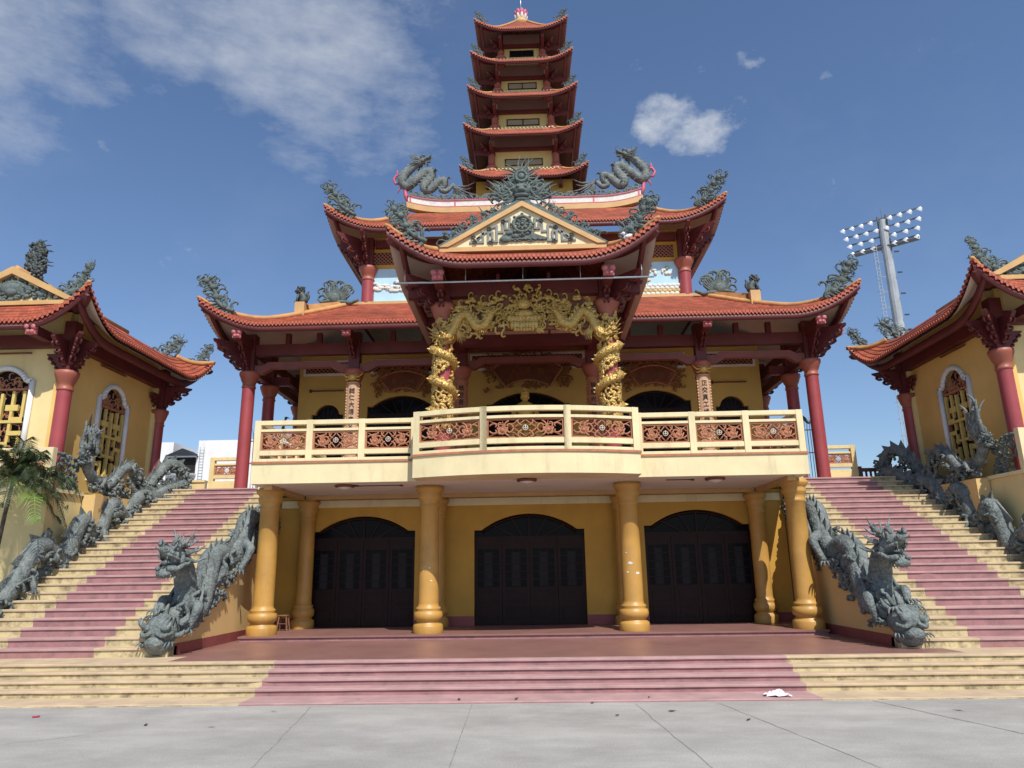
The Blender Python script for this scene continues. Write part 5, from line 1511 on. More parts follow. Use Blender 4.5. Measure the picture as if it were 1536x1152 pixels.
# small lions and fan crests on the hips of the main roof
for sx in (-1, 1):
    side = 'palm tree' if sx < 0 else 'floodlight mast'
    x, y, z = XC+sx*8.95, 26.35, 12.22
    t = thing('roof_lion', f'small black lion seated on an ochre block on the roof hip, {side} side', 'lion statue', (x, y, z))
    MB().box(-.19,.19,-.19,.19,-.15,.42).build('plinth', M['trim'], t)
    mb = MB(); f = sx; mb.M = Matrix.Translation((0,0,.14)) @ Matrix.Scale(.68, 4)
    mb.tube(spline([(f*-.18,0,.46),(f*-.14,0,.72),(f*.02,0,.98),(f*.10,0,1.12)], 12), [.20,.23,.235,.23,.22,.215,.21,.20,.19,.18,.165,.15], 10)
    mb.ball((f*.14,-.02,1.22), (.20,.18,.19), 12, 9); mb.ball((f*.32,-.02,1.17), (.11,.11,.09), 9, 7); mb.ball((f*.28,-.02,1.06), (.09,.1,.05), 8, 6)
    for q in (-1, 1):
        mb.tube([(f*.14,q*.10,.92),(f*.22,q*.12,.66),(f*.24,q*.12,.44)], [.085,.07,.08], 8); mb.ball((f*.29,q*.12,.46), (.11,.08,.05), 8, 5)
        mb.ball((f*-.12,q*.14,.54), (.2,.1,.15), 9, 7); mb.ball((f*.02,q*.16,1.36), (.05,.04,.07), 7, 5)
    for k in range(22):
        a = k*2.4; e = .2+.06*k; mb.ball((f*.06+.19*math.cos(a), .19*math.sin(a), 1.02+.018*k), .07, 7, 5)
    mb.tube(spline([(f*-.28,0,.5),(f*-.42,0,.75),(f*-.34,0,1.0),(f*-.44,0,1.15)], 8), [.06,.07,.08,.09,.09,.08,.06,.02], 7)
    mb.build('body', M['bronze'], t)
    mb = MB(); P = plane_map((0,0,0), (1,0,0), (0,0,1)); g = random.Random(12)
    for k in range(16):
        a = .15+2.6*k/15; L = .55+.3*math.sin(a*1.2)
        put2(mb, P, spiral2(.25*math.cos(a), .25*math.sin(a)+.1, a, L, g.choice((-1,1))), .07, .03, 6, .8, wob=.03)
        put2(mb, P, spiral2(.2*math.cos(a), .2*math.sin(a), a, .4, g.choice((-1,1))), .045, .02, 5)
    mb.ball((0,0,.22), (.26,.14,.24), 12, 8); mb.tube(spline([(-.6,0,.02),(-.2,0,.1),(.3,0,.05),(.7,0,.0),(1.0,0,.14)], 10), .08, 7)
    o = mb.build('hip_crest', M['stonef'], main_roof); o.location = (XC+sx*7.95, 27.45, 13.05)
    o.scale = (-sx, 1, 1)
    mb = MB()
    mb.bar((XC+sx*8.75, 26.55, 12.45), (XC+sx*7.3, 28.0, 13.15), .3, .34); mb.build('raised_hip', M['ridge'], main_roof)
    mb = MB(); P = plane_map((XC+sx*7.5, 27.75, 13.1), (sx,0,0), (0,0,1))
    for k in range(3): mb.ball(P(.05+.2*k, .45+.08*(k % 2)), .09, 8, 6); mb.tube([P(.05+.2*k,.1), P(.05+.2*k,.4)], .05, 6)
    mb.build('hip_finial', M['bronze'], main_roof)
# ================================================================== SIDE PAVILIONS
def shou_fret(mb, P, w, h, t=.085):
    """thick interlocked strokes of a stylised longevity sign"""
    def st(a0, b0, a1, b1): mb.add([], []) if False else strokes.append((a0, b0, a1, b1))
    strokes = []
    for s_ in (-1, 1):
        st(s_*.22*w, .30*h, s_*.22*w, .98*h); st(s_*.44*w, .62*h, s_*.44*w, .98*h)
        st(s_*.22*w, .60*h, s_*.44*w, .64*h); st(s_*.12*w, .76*h, s_*.32*w, .80*h)
        st(s_*.44*w, .06*h, s_*.44*w, .46*h); st(s_*.22*w, .44*h, s_*.46*w, .46*h)
        st(s_*.30*w, .18*h, s_*.44*w, .20*h); st(s_*.22*w, .02*h, s_*.22*w, .22*h)
    st(-.05*w, .04*h, .05*w, .04*h); st(0, .04*h, 0, .95*h); st(-.22*w, .32*h, .22*w, .32*h); st(-.22*w, .60*h, .22*w, .60*h)
    for a0, b0, a1, b1 in strokes:
        t2 = t/2
        yield (min(a0,a1)-t2, max(a0,a1)+t2, min(b0,b1)-t2, max(b0,b1)+t2)
def arch_window(parent, Mx, hw, z0, zs, rise, nm='arched_window'):
    """white framed arched opening with terracotta scrolls and yellow fret; local XZ plane facing -Y"""
    prof = arch_profile(hw, zs, rise, .2)
    fr = MB(); fr.M = Mx
    pts = [(-hw, z0)]+prof+[(hw, z0)]
    for (a, b), (c, d) in zip(pts[:-1], pts[1:]):
        if abs(a-c)+abs(b-d) < 1e-6: continue
        v = V((c-a, 0, d-b)); L = v.length
        fr.bar(V((a, -.02, b))-v/L*.04, V((c, -.02, d))+v/L*.04, .10, .10, up=(0,1,0)) if False else fr.tube([V((a,-.03,b)), V((c,-.03,d))], .085, 6)
    fr.box(-hw-.1, hw+.1, -.1, .0, z0-.1, z0)
    f = fr.build(nm, M['white'], parent)
    bk = MB(); bk.M = Mx; bk.prism([(-hw, z0)]+prof+[(hw, z0)], (0,.20,0), (1,0,0), (0,0,1), (0,1,0), .02); bk.build('dark_opening', M['dark'], f)
    sc = MB(); sc.M = Mx; g = random.Random(4); P = plane_map((0,.06,0), (1,0,0), (0,0,1))
    zt = zs-.28
    for s_ in (-1, 1):
        sc.box(s_*hw-.09 if s_ > 0 else -hw, hw if s_ > 0 else -hw+.09, .02, .12, z0, zs)
    sc.box(-hw, hw, .02, .12, zt, zt+.06)
    for k in range(40):
        a = g.uniform(-hw+.15, hw-.15); b = g.uniform(zt+.05, zs+rise-.12-(abs(a)/hw)**2*rise)
        put2(sc, P, spiral2(a, b, g.uniform(0,6), .26, g.choice((-1,1))), .026, .015, 5)
    for k in range(60):
        a = g.uniform(-hw+.12, hw-.12); b = g.uniform(z0+.1, zt)
        put2(sc, P, spiral2(a, b, g.uniform(0,6), .30, g.choice((-1,1))), .02, .014, 5)
    sc.build('scroll_grille', M['brick'], f)
    yf = MB(); yf.M = Mx; k = 0
    for x0, x1, a, b in shou_fret(None, None, 2*hw-.2, zt-z0-.1):
        yf.box(x0, x1, -.02-.0015*k, .05, z0+.06+a, z0+.06+b); k += 1
    yf.build('yellow_fret', M['fretyel'], f)
    return f
M['fretyel'] = mat('yellow_fret_paint', (.62,.46,.14), .6, .08, 3, .05)
def pavilion(sx):
    side = 'palm tree' if sx < 0 else 'floodlight mast'
    t = thing('corner_pavilion', f'yellow pavilion with red corner columns and upswept roof on the {side} side', 'pavilion')
    cx = XC+sx*15.78; h = 1.98; y0, y1 = 20.2, 25.6; zb = 4.62
    xi = cx-sx*(15.78-13.14)           # inner face of the podium
    a, b = sorted((xi, cx+sx*3.4))
    MB().box(a, b, 19.2, 27.4, .02, 4.50).build('podium', M['cream2'], t)
    MB().box(a-.06, b+.06, 19.12, 27.4, 4.503, 4.60).build('podium_cornice', M['cream'], t)
    # front balustrade of three panels, dark scroll return on the inner side
    p0, p1 = sorted((xi+sx*.10, cx+sx*2.9))
    rail_run(t, (p0, 19.26), (p1, 19.26), 4.60, 4)
    mb = MB(); P = plane_map((xi+sx*.1, 20.55, 4.62), (0,-1,0), (0,0,1)); g = random.Random(6)
    for k in range(26):
        put2(mb, P, spiral2(g.uniform(.1,1.15), g.uniform(.05,1.0), g.uniform(0,6), .32, g.choice((-1,1))), .05, .02, 6, 1, un=(1,0,0), wob=.03)
    mb.build('scroll_return', M['stonef'], t)
    for qx in (-1, 1):
        for yy_ in (y0, y1):
            red_column(t, cx+qx*h, yy_, zb, 8.2, .205, 9.75)
    # walls: front and inner side with windows, plain elsewhere
    zt = 10.1
    wf = MB(); arch_wall(wf, -h, h, y0+.16, zb, zt, [(0, 5.25, arch_profile(.86, 7.98, .40, .2))], .22); wf.M = Matrix.Identity(4)
    wf.v = [(x+cx, y, z) for x, y, z in wf.v]; wf.build('front_wall', M['yellow'], t)
    arch_window(t, Matrix.Translation((cx, y0+.16, 0)), .86, 5.25, 7.98, .40)
    L = (y1-y0)/2
    R = Matrix.Translation((cx-sx*(h-.14), (y0+y1)/2, 0)) @ Matrix.Rotation(-sx*math.pi/2 if sx < 0 else -math.pi/2, 4, 'Z')
    if sx < 0: R = Matrix.Translation((cx+(h-.14), (y0+y1)/2, 0)) @ Matrix.Rotation(math.pi/2, 4, 'Z')
    ws = MB(); ws.M = R; arch_wall(ws, -L, L, 0, zb, zt, [(0, 5.25, arch_profile(.82, 7.90, .50, .18))], .22); ws.build('side_wall', M['ochrepav'], t)
    arch_window(t, R, .82, 5.25, 7.90, .50)
    mb = MB(); mb.box(cx+sx*(h-.3), cx+sx*(h-.1), y0+.2, y1-.1, zb, zt) if sx > 0 else mb.box(cx-h+.1, cx-h+.3, y0+.2, y1-.1, zb, zt)
    mb.box(cx-h, cx+h, y1-.3, y1-.1, zb, zt); mb.build('rear_wall', M['yellow'], t)
    mb = MB(); lampx = cx-sx*(h-.14)-(-sx)*0
    mb.box(min(cx-.7, cx+.7), max(cx-.7, cx+.7), y0+.06, y0+.12, 8.83, 8.87)
    xx = cx-sx*(h-.14); mb.box(min(xx-sx*.1, xx-sx*.04), max(xx-sx*.1, xx-sx*.04), 21.9, 23.3, 8.88, 8.92)
    mb.build('lamp_rail', M['lacquer'], t)
    mb = MB()
    for yy_ in (y0, y1): mb.box(cx-h+.2, cx+h-.2, yy_-.12, yy_+.12, 8.98, 9.36)
    for qx in (-1, 1): mb.box(cx+qx*h-.12, cx+qx*h+.12, y0+.2, y1-.2, 8.98, 9.36)
    mb.build('wall_beam', M['darkred'], t)
    for qx in (-1, 1):
        for yy_, d in ((y0,-1),(y1,1)):
            x = cx+qx*h
            eave_bracket(t, (x, yy_+d*.18, 8.3), (0,d,0), .7, .8); eave_bracket(t, (x+qx*.18, yy_, 8.3), (qx,0,0), .65, .8); eave_bracket(t, (x+qx*.1, yy_+d*.1, 8.35), (qx,d,0), .95, .85)
            eave_bracket(t, (x-qx*.18, yy_, 8.2), (-qx,0,0), .5, .55); eave_bracket(t, (x, yy_-d*.18, 8.2), (0,-d,0), .5, .55)
    for qx in (-1, 1): outrigger(t, (cx+qx*(h-.55), y0-.12, 0), (0,-1,0), .85, 9.05, 9.33)
    rf, pt = roof(t, 'pavilion_roof', (cx, 23.1), (3.02, 4.05), 9.44, (2.05, 3.1), 10.30, 1.05, 1.9, tile=.135, crest_wh=(.6, .8), seed=61, flare=.14)
    # gable
    ped = MB().prism([(-1.92,10.40),(1.92,10.40),(0,11.36)], (cx,20.02,0), (1,0,0), (0,0,1), (0,1,0), .14).build('pediment', M['cream'], rf)
    mb = MB(); mb.prism([(-2.12,10.27),(2.12,10.27),(2.12,10.40),(-2.12,10.40)], (cx,19.88,0), (1,0,0), (0,0,1), (0,1,0), .3)
    for qx in (-1, 1): mb.prism([(qx*2.12,10.405),(qx*1.80,10.405),(0,11.30),(0,11.54)], (cx,19.84,0), (1,0,0), (0,0,1), (0,1,0), .34)
    mb.build('pediment_frame', M['trim'], rf)
    rl = MB(); g = random.Random(19); P = plane_map((cx, 19.98, 0), (1,0,0), (0,0,1))
    rl.ball((cx,19.98,10.86), (.42,.10,.22), 14, 8); rl.ball((cx,19.95,10.72), (.2,.1,.14), 10, 7)
    for k in range(11):
        q = .3+2.6*k/10; rl.ball((cx+.36*math.cos(q), 19.97, 10.84+.20*math.sin(q)), (.08,.07,.07), 7, 5)
    rl.build('pediment_medallion', M['stonef'], rf); rl = MB()
    for k in range(90):
        x = g.uniform(-1.55,1.55); zz_ = 10.46+g.random()*max(0.02, (.78*(1-abs(x)/1.75)))
        put2(rl, P, spiral2(x, zz_, g.uniform(0,6), .24, g.choice((-1,1))), .045, .02, 5, 1, wob=.03)
        if k % 3 == 0: rl.ball(P(x, zz_), (.11,.06,.07), 8, 5)
    rl.build('pediment_relief', M['stonef'], rf)
    mb = MB()
    for qx in (-1, 1): mb.grid(lambda u, v, qx=qx: V((cx+qx*2.1*(1-v), 20.05+u*6.1, 10.25+1.22*v)), 16, 8, False, lambda u, v: (u*6.1/.19, v*2.4/.2))
    mb.build('gable_tiles', M['tile'], rf)
    mb = MB(); mb.tube([(cx,20.0,11.52),(cx,26.15,11.52)], .12, 6); mb.build('gable_ridge', M['ridge'], rf)
    # dark finial on the ridge, dragon crests at the gable feet
    mb = MB(); g = random.Random(23)
    for k in range(44):
        zz_ = 11.5+1.0*k/44; w = .5*(1-.6*k/44)
        P = plane_map((cx+.2, 20.5, 0), (1,0,0), (0,0,1))
        put2(mb, P, spiral2(g.uniform(-w,w)*.4, zz_, g.uniform(0,6), .3, g.choice((-1,1))), .06, .03, 6, 1, wob=.06); put2(mb, P, flame2(g.uniform(-w,w)*.6, zz_, g.uniform(.2,2.9), .34, g.choice((-1,1))), .06, .01, 5, 1, wob=.08)
    mb.build('ridge_finial', M['bronze'], rf)
    for qx in (-1, 1):
        for yy_ in (20.1, 26.2):
            o = crest(rf, (cx+qx*2.1, yy_, 10.42), math.pi if qx > 0 else 0, .95, .75, 77, 'stonef')
    return t
M['cream2'] = mat('pale_yellow_podium_paint', (.74,.59,.28), .7, .06, .9, .06, 40, dirt=.25, dirtcol=(.44,.34,.16), streak=True, dscale=1.3)
M['ochrepav'] = mat('shade_yellow_wall', (.72,.47,.15), .75, .06, .8, .08, 40, dirt=.18, dirtcol=(.42,.28,.1), streak=True)  # inner side walls: eave shade put into a deeper yellow
M['darkbrown'] = mat('dark_brown_paint', (.12,.055,.04), .6, .12, 4, .05)
pavilion(-1); pavilion(1)

# ================================================================== TERRACE EDGE, FENCES, SCULPTURES
for sx in (-1, 1):
    side = 'palm tree' if sx < 0 else 'floodlight mast'
    a, b = sorted((XC+sx*10.7, XC+sx*11.75))
    t = thing('terrace_balustrade', f'short yellow balustrade with carved panel at the terrace edge, {side} side', 'balustrade')
    MB().box(a-.08, b+.08, 25.9, 26.1, ZT+.03, ZT+.42).build('plinth', M['yellow'], t)
    rail_run(t, (a, 26.0), (b, 26.0), ZT+.42, 1, name='railing', m='yellow', prow=.36)
    if sx < 0:
        o = MB().box(XC-13.1, XC-11.95, 25.9, 26.1, ZT+.03, ZT+.46)
        o.box(XC-13.1, XC-11.95, 25.86, 26.14, ZT+.463, ZT+.54)
        o = o.build('low_wall', M['yellow']); tag(o, 'low plain yellow wall at the head of the left staircase', 'wall')
    else:
        o = MB()
        for z0, z1 in ((.05,.12),(.42,.54)): o.box(XC+11.9, XC+13.3, 25.92, 26.06, ZT+z0, ZT+z1)
        for k in range(9): o.box(XC+11.95+.16*k, XC+12.0+.16*k, 25.95, 26.03, ZT+.12, ZT+.42)
        for x in (11.9, 13.3): o.box(XC+x-.06, XC+x+.06, 25.9, 26.08, ZT+.03, ZT+.6)
        o = o.build('low_rail', M['darkbrown']); tag(o, 'low brown railing at the head of the right staircase', 'railing')
    t = thing('spiked_fence', f'thin iron fence with curved spikes behind the terrace columns, {side} side', 'fence')
    mb = MB(); mb2 = MB()
    x0, x1 = sorted((XC+sx*9.65, XC+sx*11.3)); yf = 27.8
    for k in range(int((x1-x0)/.11)):
        x = x0+.06+.11*k
        mb.tube([(x,yf,ZT+.03),(x,yf,ZT+2.35),(x+.0,yf-.06,ZT+2.6),(x-.04,yf-.12,ZT+2.8)], [.012,.012,.011,.004], 5)
    for z in (.4, 1.4, 2.3): mb2.box(x0, x1, yf-.018, yf+.018, ZT+z, ZT+z+.035)
    mb.build('pickets', M['black'], t); mb2.build('rails', M['black'], t)
def phoenix(x, y, flip, label, curl):
    t = thing('bird_sculpture', label, 'sculpture', (x, y, ZT+.03))
    mb = MB(); g = random.Random(14)
    for k in range(26):
        a = g.random()*6.28; r = g.uniform(0,.35); z = g.uniform(0,1.45)
        mb.ball((r*math.cos(a), r*math.sin(a)*.7, z), (g.uniform(.15,.3), g.uniform(.15,.25), g.uniform(.15,.3)), 8, 6)
    mb.build('rockery', M['stonef'], t)
    b = MB(); f = flip
    b.tube(spline([(f*-.45,0,2.25),(f*-.2,0,2.2),(f*.08,0,2.12),(f*.22,0,2.2)], 12), [.03,.10,.15,.18,.20,.20,.19,.18,.16,.14,.12,.1], 10)
    for q in (-1, 1):
        b.tube([(f*.05,q*.08,2.05),(f*.0,q*.09,1.75),(f*.06,q*.09,1.5)], [.05,.03,.03], 6)
    if curl:
        b.tube(spline([(f*.22,0,2.2),(f*.24,0,2.55),(f*.40,0,2.72),(f*.58,0,2.62),(f*.70,0,2.46),(f*.82,0,2.5)], 14), [.11,.10,.095,.09,.085,.08,.075,.07,.065,.06,.055,.05,.05,.06], 9)
        b.tube(spline([(f*.1,0,2.3),(f*.06,0,2.7),(f*.12,0,3.1)], 8), [.12,.12,.11,.10,.09,.07,.05,.03], 8)
        b.tube(spline([(f*-.2,0,2.2),(f*-.5,0,2.3),(f*-.72,0,2.5)], 7), [.08,.07,.06,.05,.04,.03,.01], 6)
    else:
        b.tube(spline([(f*.2,0,2.2),(f*.32,0,2.5),(f*.38,0,2.8),(f*.44,0,3.05)], 12), [.13,.12,.10,.09,.08,.07,.06,.05,.045,.04,.04,.045], 8)
        b.ball((f*.45,0,3.08), (.07,.05,.05), 8, 6); b.tube([(f*.5,0,3.09),(f*.62,0,3.05)], [.025,.004], 5)
    for k in range(8): 
        b.tube(spline([(f*.0,-.12+.03*k,2.15),(f*-.15,-.3+.08*k,1.95),(f*-.05,-.35+.1*k,1.7)], 6), [.05,.06,.06,.05,.03,.01], 6)
    b.build('body', M['bronze'], t)
phoenix(XC-10.0, 27.2, 1, 'dark crane sculpture with raised thin neck behind the left end of the balcony', False)
phoenix(XC+10.05, 27.2, 1, 'grey sculpture with upcurled pale trunk behind the right end of the balcony', True)

# stool, litter, petal, leaves
t = thing('wooden_stool', 'small wooden stool beside the left porch column', 'stool', (XC-6.98, 20.9, ZF), )
MB().box(-.14,.14,-.11,.11,.40,.43).build('seat', M['wood'], t, .006)
for a in (-1, 1):
    for b in (-1, 1):
        MB().bar((a*.15,b*.12,0), (a*.10,b*.08,.40), .035).build('leg', M['wood'], t)
mb = MB()
for a in (-1, 1): mb.bar((a*.135,-.11,.12), (a*.135,.11,.12), .02)
mb.bar((-.13,-.105,.2), (.13,-.105,.2), .02); mb.build('stretcher', M['wood'], t)
mb = MB(); g = random.Random(31)
N_ = 9
hh = [[g.uniform(0,.10)*(1 if 1 < i < 7 and 1 < j < 7 else .35) for i in range(N_)] for j in range(N_)]
mb.grid(lambda u, v: V((-.20+.42*u+.03*math.sin(v*9), -.11+.22*v+.03*math.sin(u*11), .01+hh[int(round(v*(N_-1)))][int(round(u*(N_-1)))])), N_-1, N_-1, False)
o = mb.build('paper_litter', M['paper']); o.location = (4.09, 13.42, .035); tag(o, 'crumpled pink and white paper lying on the lowest step', 'litter')
mb = MB(); mb.ball((0,0,.012), (.05,.035,.012), 8, 5); mb.ball((.04,.02,.014), (.03,.03,.012), 7, 5)
o = mb.build('red_petal', M['petal']); o.location = (-8.21, 12.3, .002); tag(o, 'red flower petal on the concrete at far left', 'petal')
leafspots = [(-6.0,11.6),(-4.4,12.6),(-1.4,13.35),(-4.9,11.4),(2.1,12.3),(1.2,12.0),(3.1,11.6),(-.4,13.35),(1.9,13.38),(6.5,12.2),(-3.2,13.5),(0.9,13.1)]
for i, (x, y) in enumerate(leafspots):
    mb = MB(); L = g.uniform(.05,.10)
    mb.add([(-L,0,.012),(-.2*L,.35*L,.02),(L,0,.014),(-.1*L,-.35*L,.008)], [(0,3,2,1)])
    o = mb.build('fallen_leaf', M['dryleaf']); o.location = (x, y, .04 if y > 13.2 else .004); o.rotation_euler = (0,0,g.uniform(0,6))
    tag(o, 'small dry brown leaf fallen on the concrete below the steps', 'leaf', 'dry leaves scattered below the steps')

# ================================================================== PALM
def palm(x, y, hgt, label):
    t = thing('palm_tree', label, 'palm tree', (x, y, 0))
    g = random.Random(44)
    sp = spline([(0,0,0),(.03,0,hgt*.4),(.10,.02,hgt*.75),(.22,.0,hgt)], 14)
    MB().tube(sp, [.065-.0018*i for i in range(14)], 9).build('trunk', M['trunk'], t)
    top = sp[-1]
    fr = [(-.2,.9,1.5),(.25,.55,1.7),(.75,.45,1.6),(-.7,.5,1.7),(-1.5,.35,1.6),(1.6,.8,1.4),(2.4,.5,1.6),(3.1,.6,1.6),(3.9,.4,1.5),(4.6,.9,1.5),(.1,.05,1.5),(-.5,-.05,1.5),(-1.9,.9,1.3),(5.4,.1,1.5),(.6,-.25,1.3),(2.9,.0,1.5),(-.9,1.2,1.5),(1.1,1.25,1.2),(-.35,.75,1.6),(.05,.35,1.7),(.9,.1,1.5),(.35,.25,1.5),(-.25,.30,1.4)]
    for k, (az, el, L) in enumerate(fr):
        L *= g.uniform(.85, 1.15); az += g.uniform(-.15,.15)
        # rachis rises then droops
        d = V((math.cos(az), math.sin(az), 0)); pts = []
        for i in range(12):
            u = i/11; rr = L*u
            pts.append(top+V((0,0,-.06*(k % 3)))+d*(rr*(math.cos(el)*.95+.05))+V((0,0,rr*math.sin(el)*1.1-(u**2.1)*L*(.34+.22*math.cos(el)+.3*g.random()))))
        mb = MB(); mb.tube(pts, [.02-.0013*i for i in range(12)], 5)
        n = 58
        sp2 = spline(pts, n+2)
        for i in range(3, n):
            tt = (sp2[i+1]-sp2[i-1]).normalized(); s_ = tt.cross(V((0,0,1))).normalized(); u = i/n
            LL = .50*math.sin(math.pi*min(1, .12+u*.88))**.7*g.uniform(.85,1.1)
            for q in (-1, 1):
                a = s_*q*.78+tt*.62+V((0,0,.12)); a.normalize()
                p0 = sp2[i]; p1 = p0+a*LL*.5+V((0,0,.02)); p2 = p0+a*LL+V((0,0,-.34*LL-.08*u))
                w = tt*.013
                mb.add([p0-w*.6, p0+w*.6, p1+w, p1-w, p2], [(0,1,2,3),(3,2,4)])
        mb.build('frond', M['leafl'] if k in (11,) else M['leaf'], t)
    return t
palm(-13.95, 18.35, 4.85, 'slender palm with drooping feathery fronds in front of the left pavilion')

# ================================================================== BACKGROUND
t = thing('apartment_block', 'white flat roofed building with dark balcony opening behind the left staircase', 'building')
y = 60
mb = MB(); mb.box(-32.4,-20,y,y+10,0,12.0); mb.box(-29.0,-20,y+.0,y+10,12.0,13.5); mb.box(-32.4,-31.2,y-.0,y+6,12.0,13.4); mb.build('walls', M['white'], t)
MB().box(-31.0,-28.9,y-.12,y+.3,11.2,11.9).build('balcony_recess', M['dark'], t) if False else None
f = MB().box(-31.3,-29.1,y-.03,y-.005,10.6,12.0).build('window', M['dark'], t)
fr = MB(); fr.box(-31.5,-29.0,y-.5,y-.03,12.0,12.12); fr.box(-31.5,-29.0,y-.5,y-.03,10.45,10.62); fr.box(-31.5,-31.35,y-.4,y-.03,10.62,12.0); fr.build('frame', M['metal'], f)
MB().prism([(-31.6,12.12),(-28.9,12.12),(-30.1,12.75)], (0,y-.6,0), (1,0,0), (0,0,1), (0,1,0), 2).build('canopy', M['black'], t)
ld = MB(); 
for x in (-28.75,-28.4): ld.box(x-.02,x+.02,y-.2,y-.16,10.0,12.9)
for k in range(11): ld.box(-28.75,-28.4,y-.2,y-.17,10.1+.25*k,10.14+.25*k)
ld.build('ladder', M['metal'], t)
mb = MB(); 
for x in (-27,-25.4,-23.8): mb.box(x,x+.9,y-.05,y-.01,7.5,9.2)
mb.box(-31.4,-30.6,y-.05,y-.01,6.5,8.4); mb.build('shutters', M['metal'], t)

M['mastdark'] = mat('dark_grey_steel', (.10,.11,.12), .6, .1, 1, 0)
LX, LY = 46.9, 87.5
t = thing('floodlight_mast', 'tall grey stadium mast with four rows of floodlights behind the right pavilion', 'light mast', (LX, LY, 0))
MB().lathe([(.80,0),(.68,24),(.54,44.5),(.46,46.5)], (0,0,0), 12, False).build('mast', M['mastgrey'], t)
mb = MB()
for k in range(70): mb.box(-1.85,-1.45,-.3,-.26,8+.5*k,8.05+.5*k)
for x in (-1.85,-1.45): mb.box(x-.03,x+.03,-.31,-.25,8,43)
for k in range(16):
    z = 9+2.1*k; mb.tube([V((-1.65+.45*math.cos(q), -.28-.45*abs(math.sin(q)), z)) for q in [math.pi*i/8 for i in range(9)]], .03, 5); mb.box(-1.5,-.7,-.1,-.04,z,z+.05)
mb.build('caged_ladder', M['mastgrey'], t)
for k in range(5):
    MB().box(.5,1.05,-.9,-.75,30+2.9*k-.08,30+2.9*k+.08).build('bracket_arm', M['black'], t)
az = math.atan2(-5.6, 7.0); dv = V((math.cos(az), math.sin(az), 0)); nv = V((-dv.y, dv.x, 0))*-1
fm_ = MB()
rows = [46.75, 45.45, 44.25, 43.1]; halfw = [4.7, 4.4, 4.1, 3.9]
for z, hw in zip(rows, halfw): fm_.bar(dv*-hw+V((0,0,z)), dv*hw+V((0,0,z)), .16)
fm_.bar(dv*-3.9+V((0,0,42.65)), dv*3.9+V((0,0,42.65)), 1.0, .16)
for q in (-.5,.5): fm_.bar(dv*q+V((0,0,42)), dv*q+V((0,0,47.2)), .2)
fm_.bar(V((0,0,46)), V((0,0,48.2)), .05)
fm_.build('lamp_frame', M['mastdark'], t)
M['lampmetal'] = mat('bright_lamp_housing', (.72,.73,.74), .3, .05, 2, 0, metal=.3)
src = None
for z, hw, n in zip(rows, halfw, (9,8,7,7)):
    for k in range(n):
        s_ = -hw+2*hw*k/(n-1)
        if abs(s_) < .55: continue
        p = dv*s_+V((0,0,z-.1))
        if src is None:
            lm = MB(); lm.lathe([(.08,.0),(.17,.04),(.26,.15),(.37,.42),(.39,.48)], (0,0,0), 14)
            src = lm.build('floodlight', M['lampmetal'], t)
            gl = MB(); gl.lathe([(0,.45),(.36,.465)], (0,0,0), 14); gl.build('lens', M['mastgrey'], src)
            o = src
        else: o = copy_tree(src, t)
        o.location = p+nv*.3
        q = (nv*-1+V((0,0,-.9))).normalized() if False else (V((-.35,.55,-.75))).normalized()
        o.rotation_euler = q.to_track_quat('Z', 'Y').to_euler()

# white bird perched on the porch eave
mb = MB()
mb.ball((0,0,.13), (.13,.07,.075), 10, 7, Matrix.Rotation(-.35, 3, 'Y')); mb.ball((-.11,0,.24), (.055,.05,.05), 8, 6)
mb.tube([(-.15,0,.24),(-.20,0,.23)], [.016,.003], 5); mb.tube([(.10,0,.10),(.22,0,.03),(.27,0,.0)], [.045,.03,.012], 6, True, 1.6)
for q in (-1, 1): mb.ball((.03,q*.06,.14), (.11,.025,.055), 8, 6, Matrix.Rotation(-.3, 3, 'Y')); mb.tube([(0,q*.03,.08),(-.01,q*.03,0)], .01, 5)
o = mb.build('white_bird', M['white']); tag(o, 'small white bird perched on the porch eave by the corner crest', 'bird')
o.location = (XC+2.95, 18.35, 0); WB = o
CAMM = Matrix.Rotation(rad(1.7), 3, 'Z') @ Matrix.Rotation(rad(90+14.7), 3, 'X') @ Matrix.Rotation(rad(-.85), 3, 'Z')
BLOBS = [(20,0,8,1.0),(110,70,6,.8),(270,0,9,.95),(400,50,9,1.0),(490,110,9,1.0),(560,150,8,.9),(470,190,6.5,.7),(640,60,6,.4),(660,240,6,.4),(-200,20,13,1.0)]
PUFFS = [(990,185,2.7,1.0),(1020,195,2.6,.95),(1060,208,2.7,1.0),(1125,90,1.5,.72),(1235,121,1.1,.55),(1100,176,2.2,.5)]
CLOUDC = (5.2,5.55,6.1); SKYS = .118; SUNS = 4.9; EXPO = 0.0
bpy.context.view_layer.update()
for yy_ in (18.3, 18.4, 18.5):
    ok, hit, nn, ix, ob, mm = S.ray_cast(bpy.context.evaluated_depsgraph_get(), V((WB.location.x, yy_, 16)), V((0,0,-1)))
    if ok and ob.name.startswith('porch_roof'): WB.location = hit-V((0,0,.01)); break
else: WB.location = (XC+2.95, 18.4, 11.0)
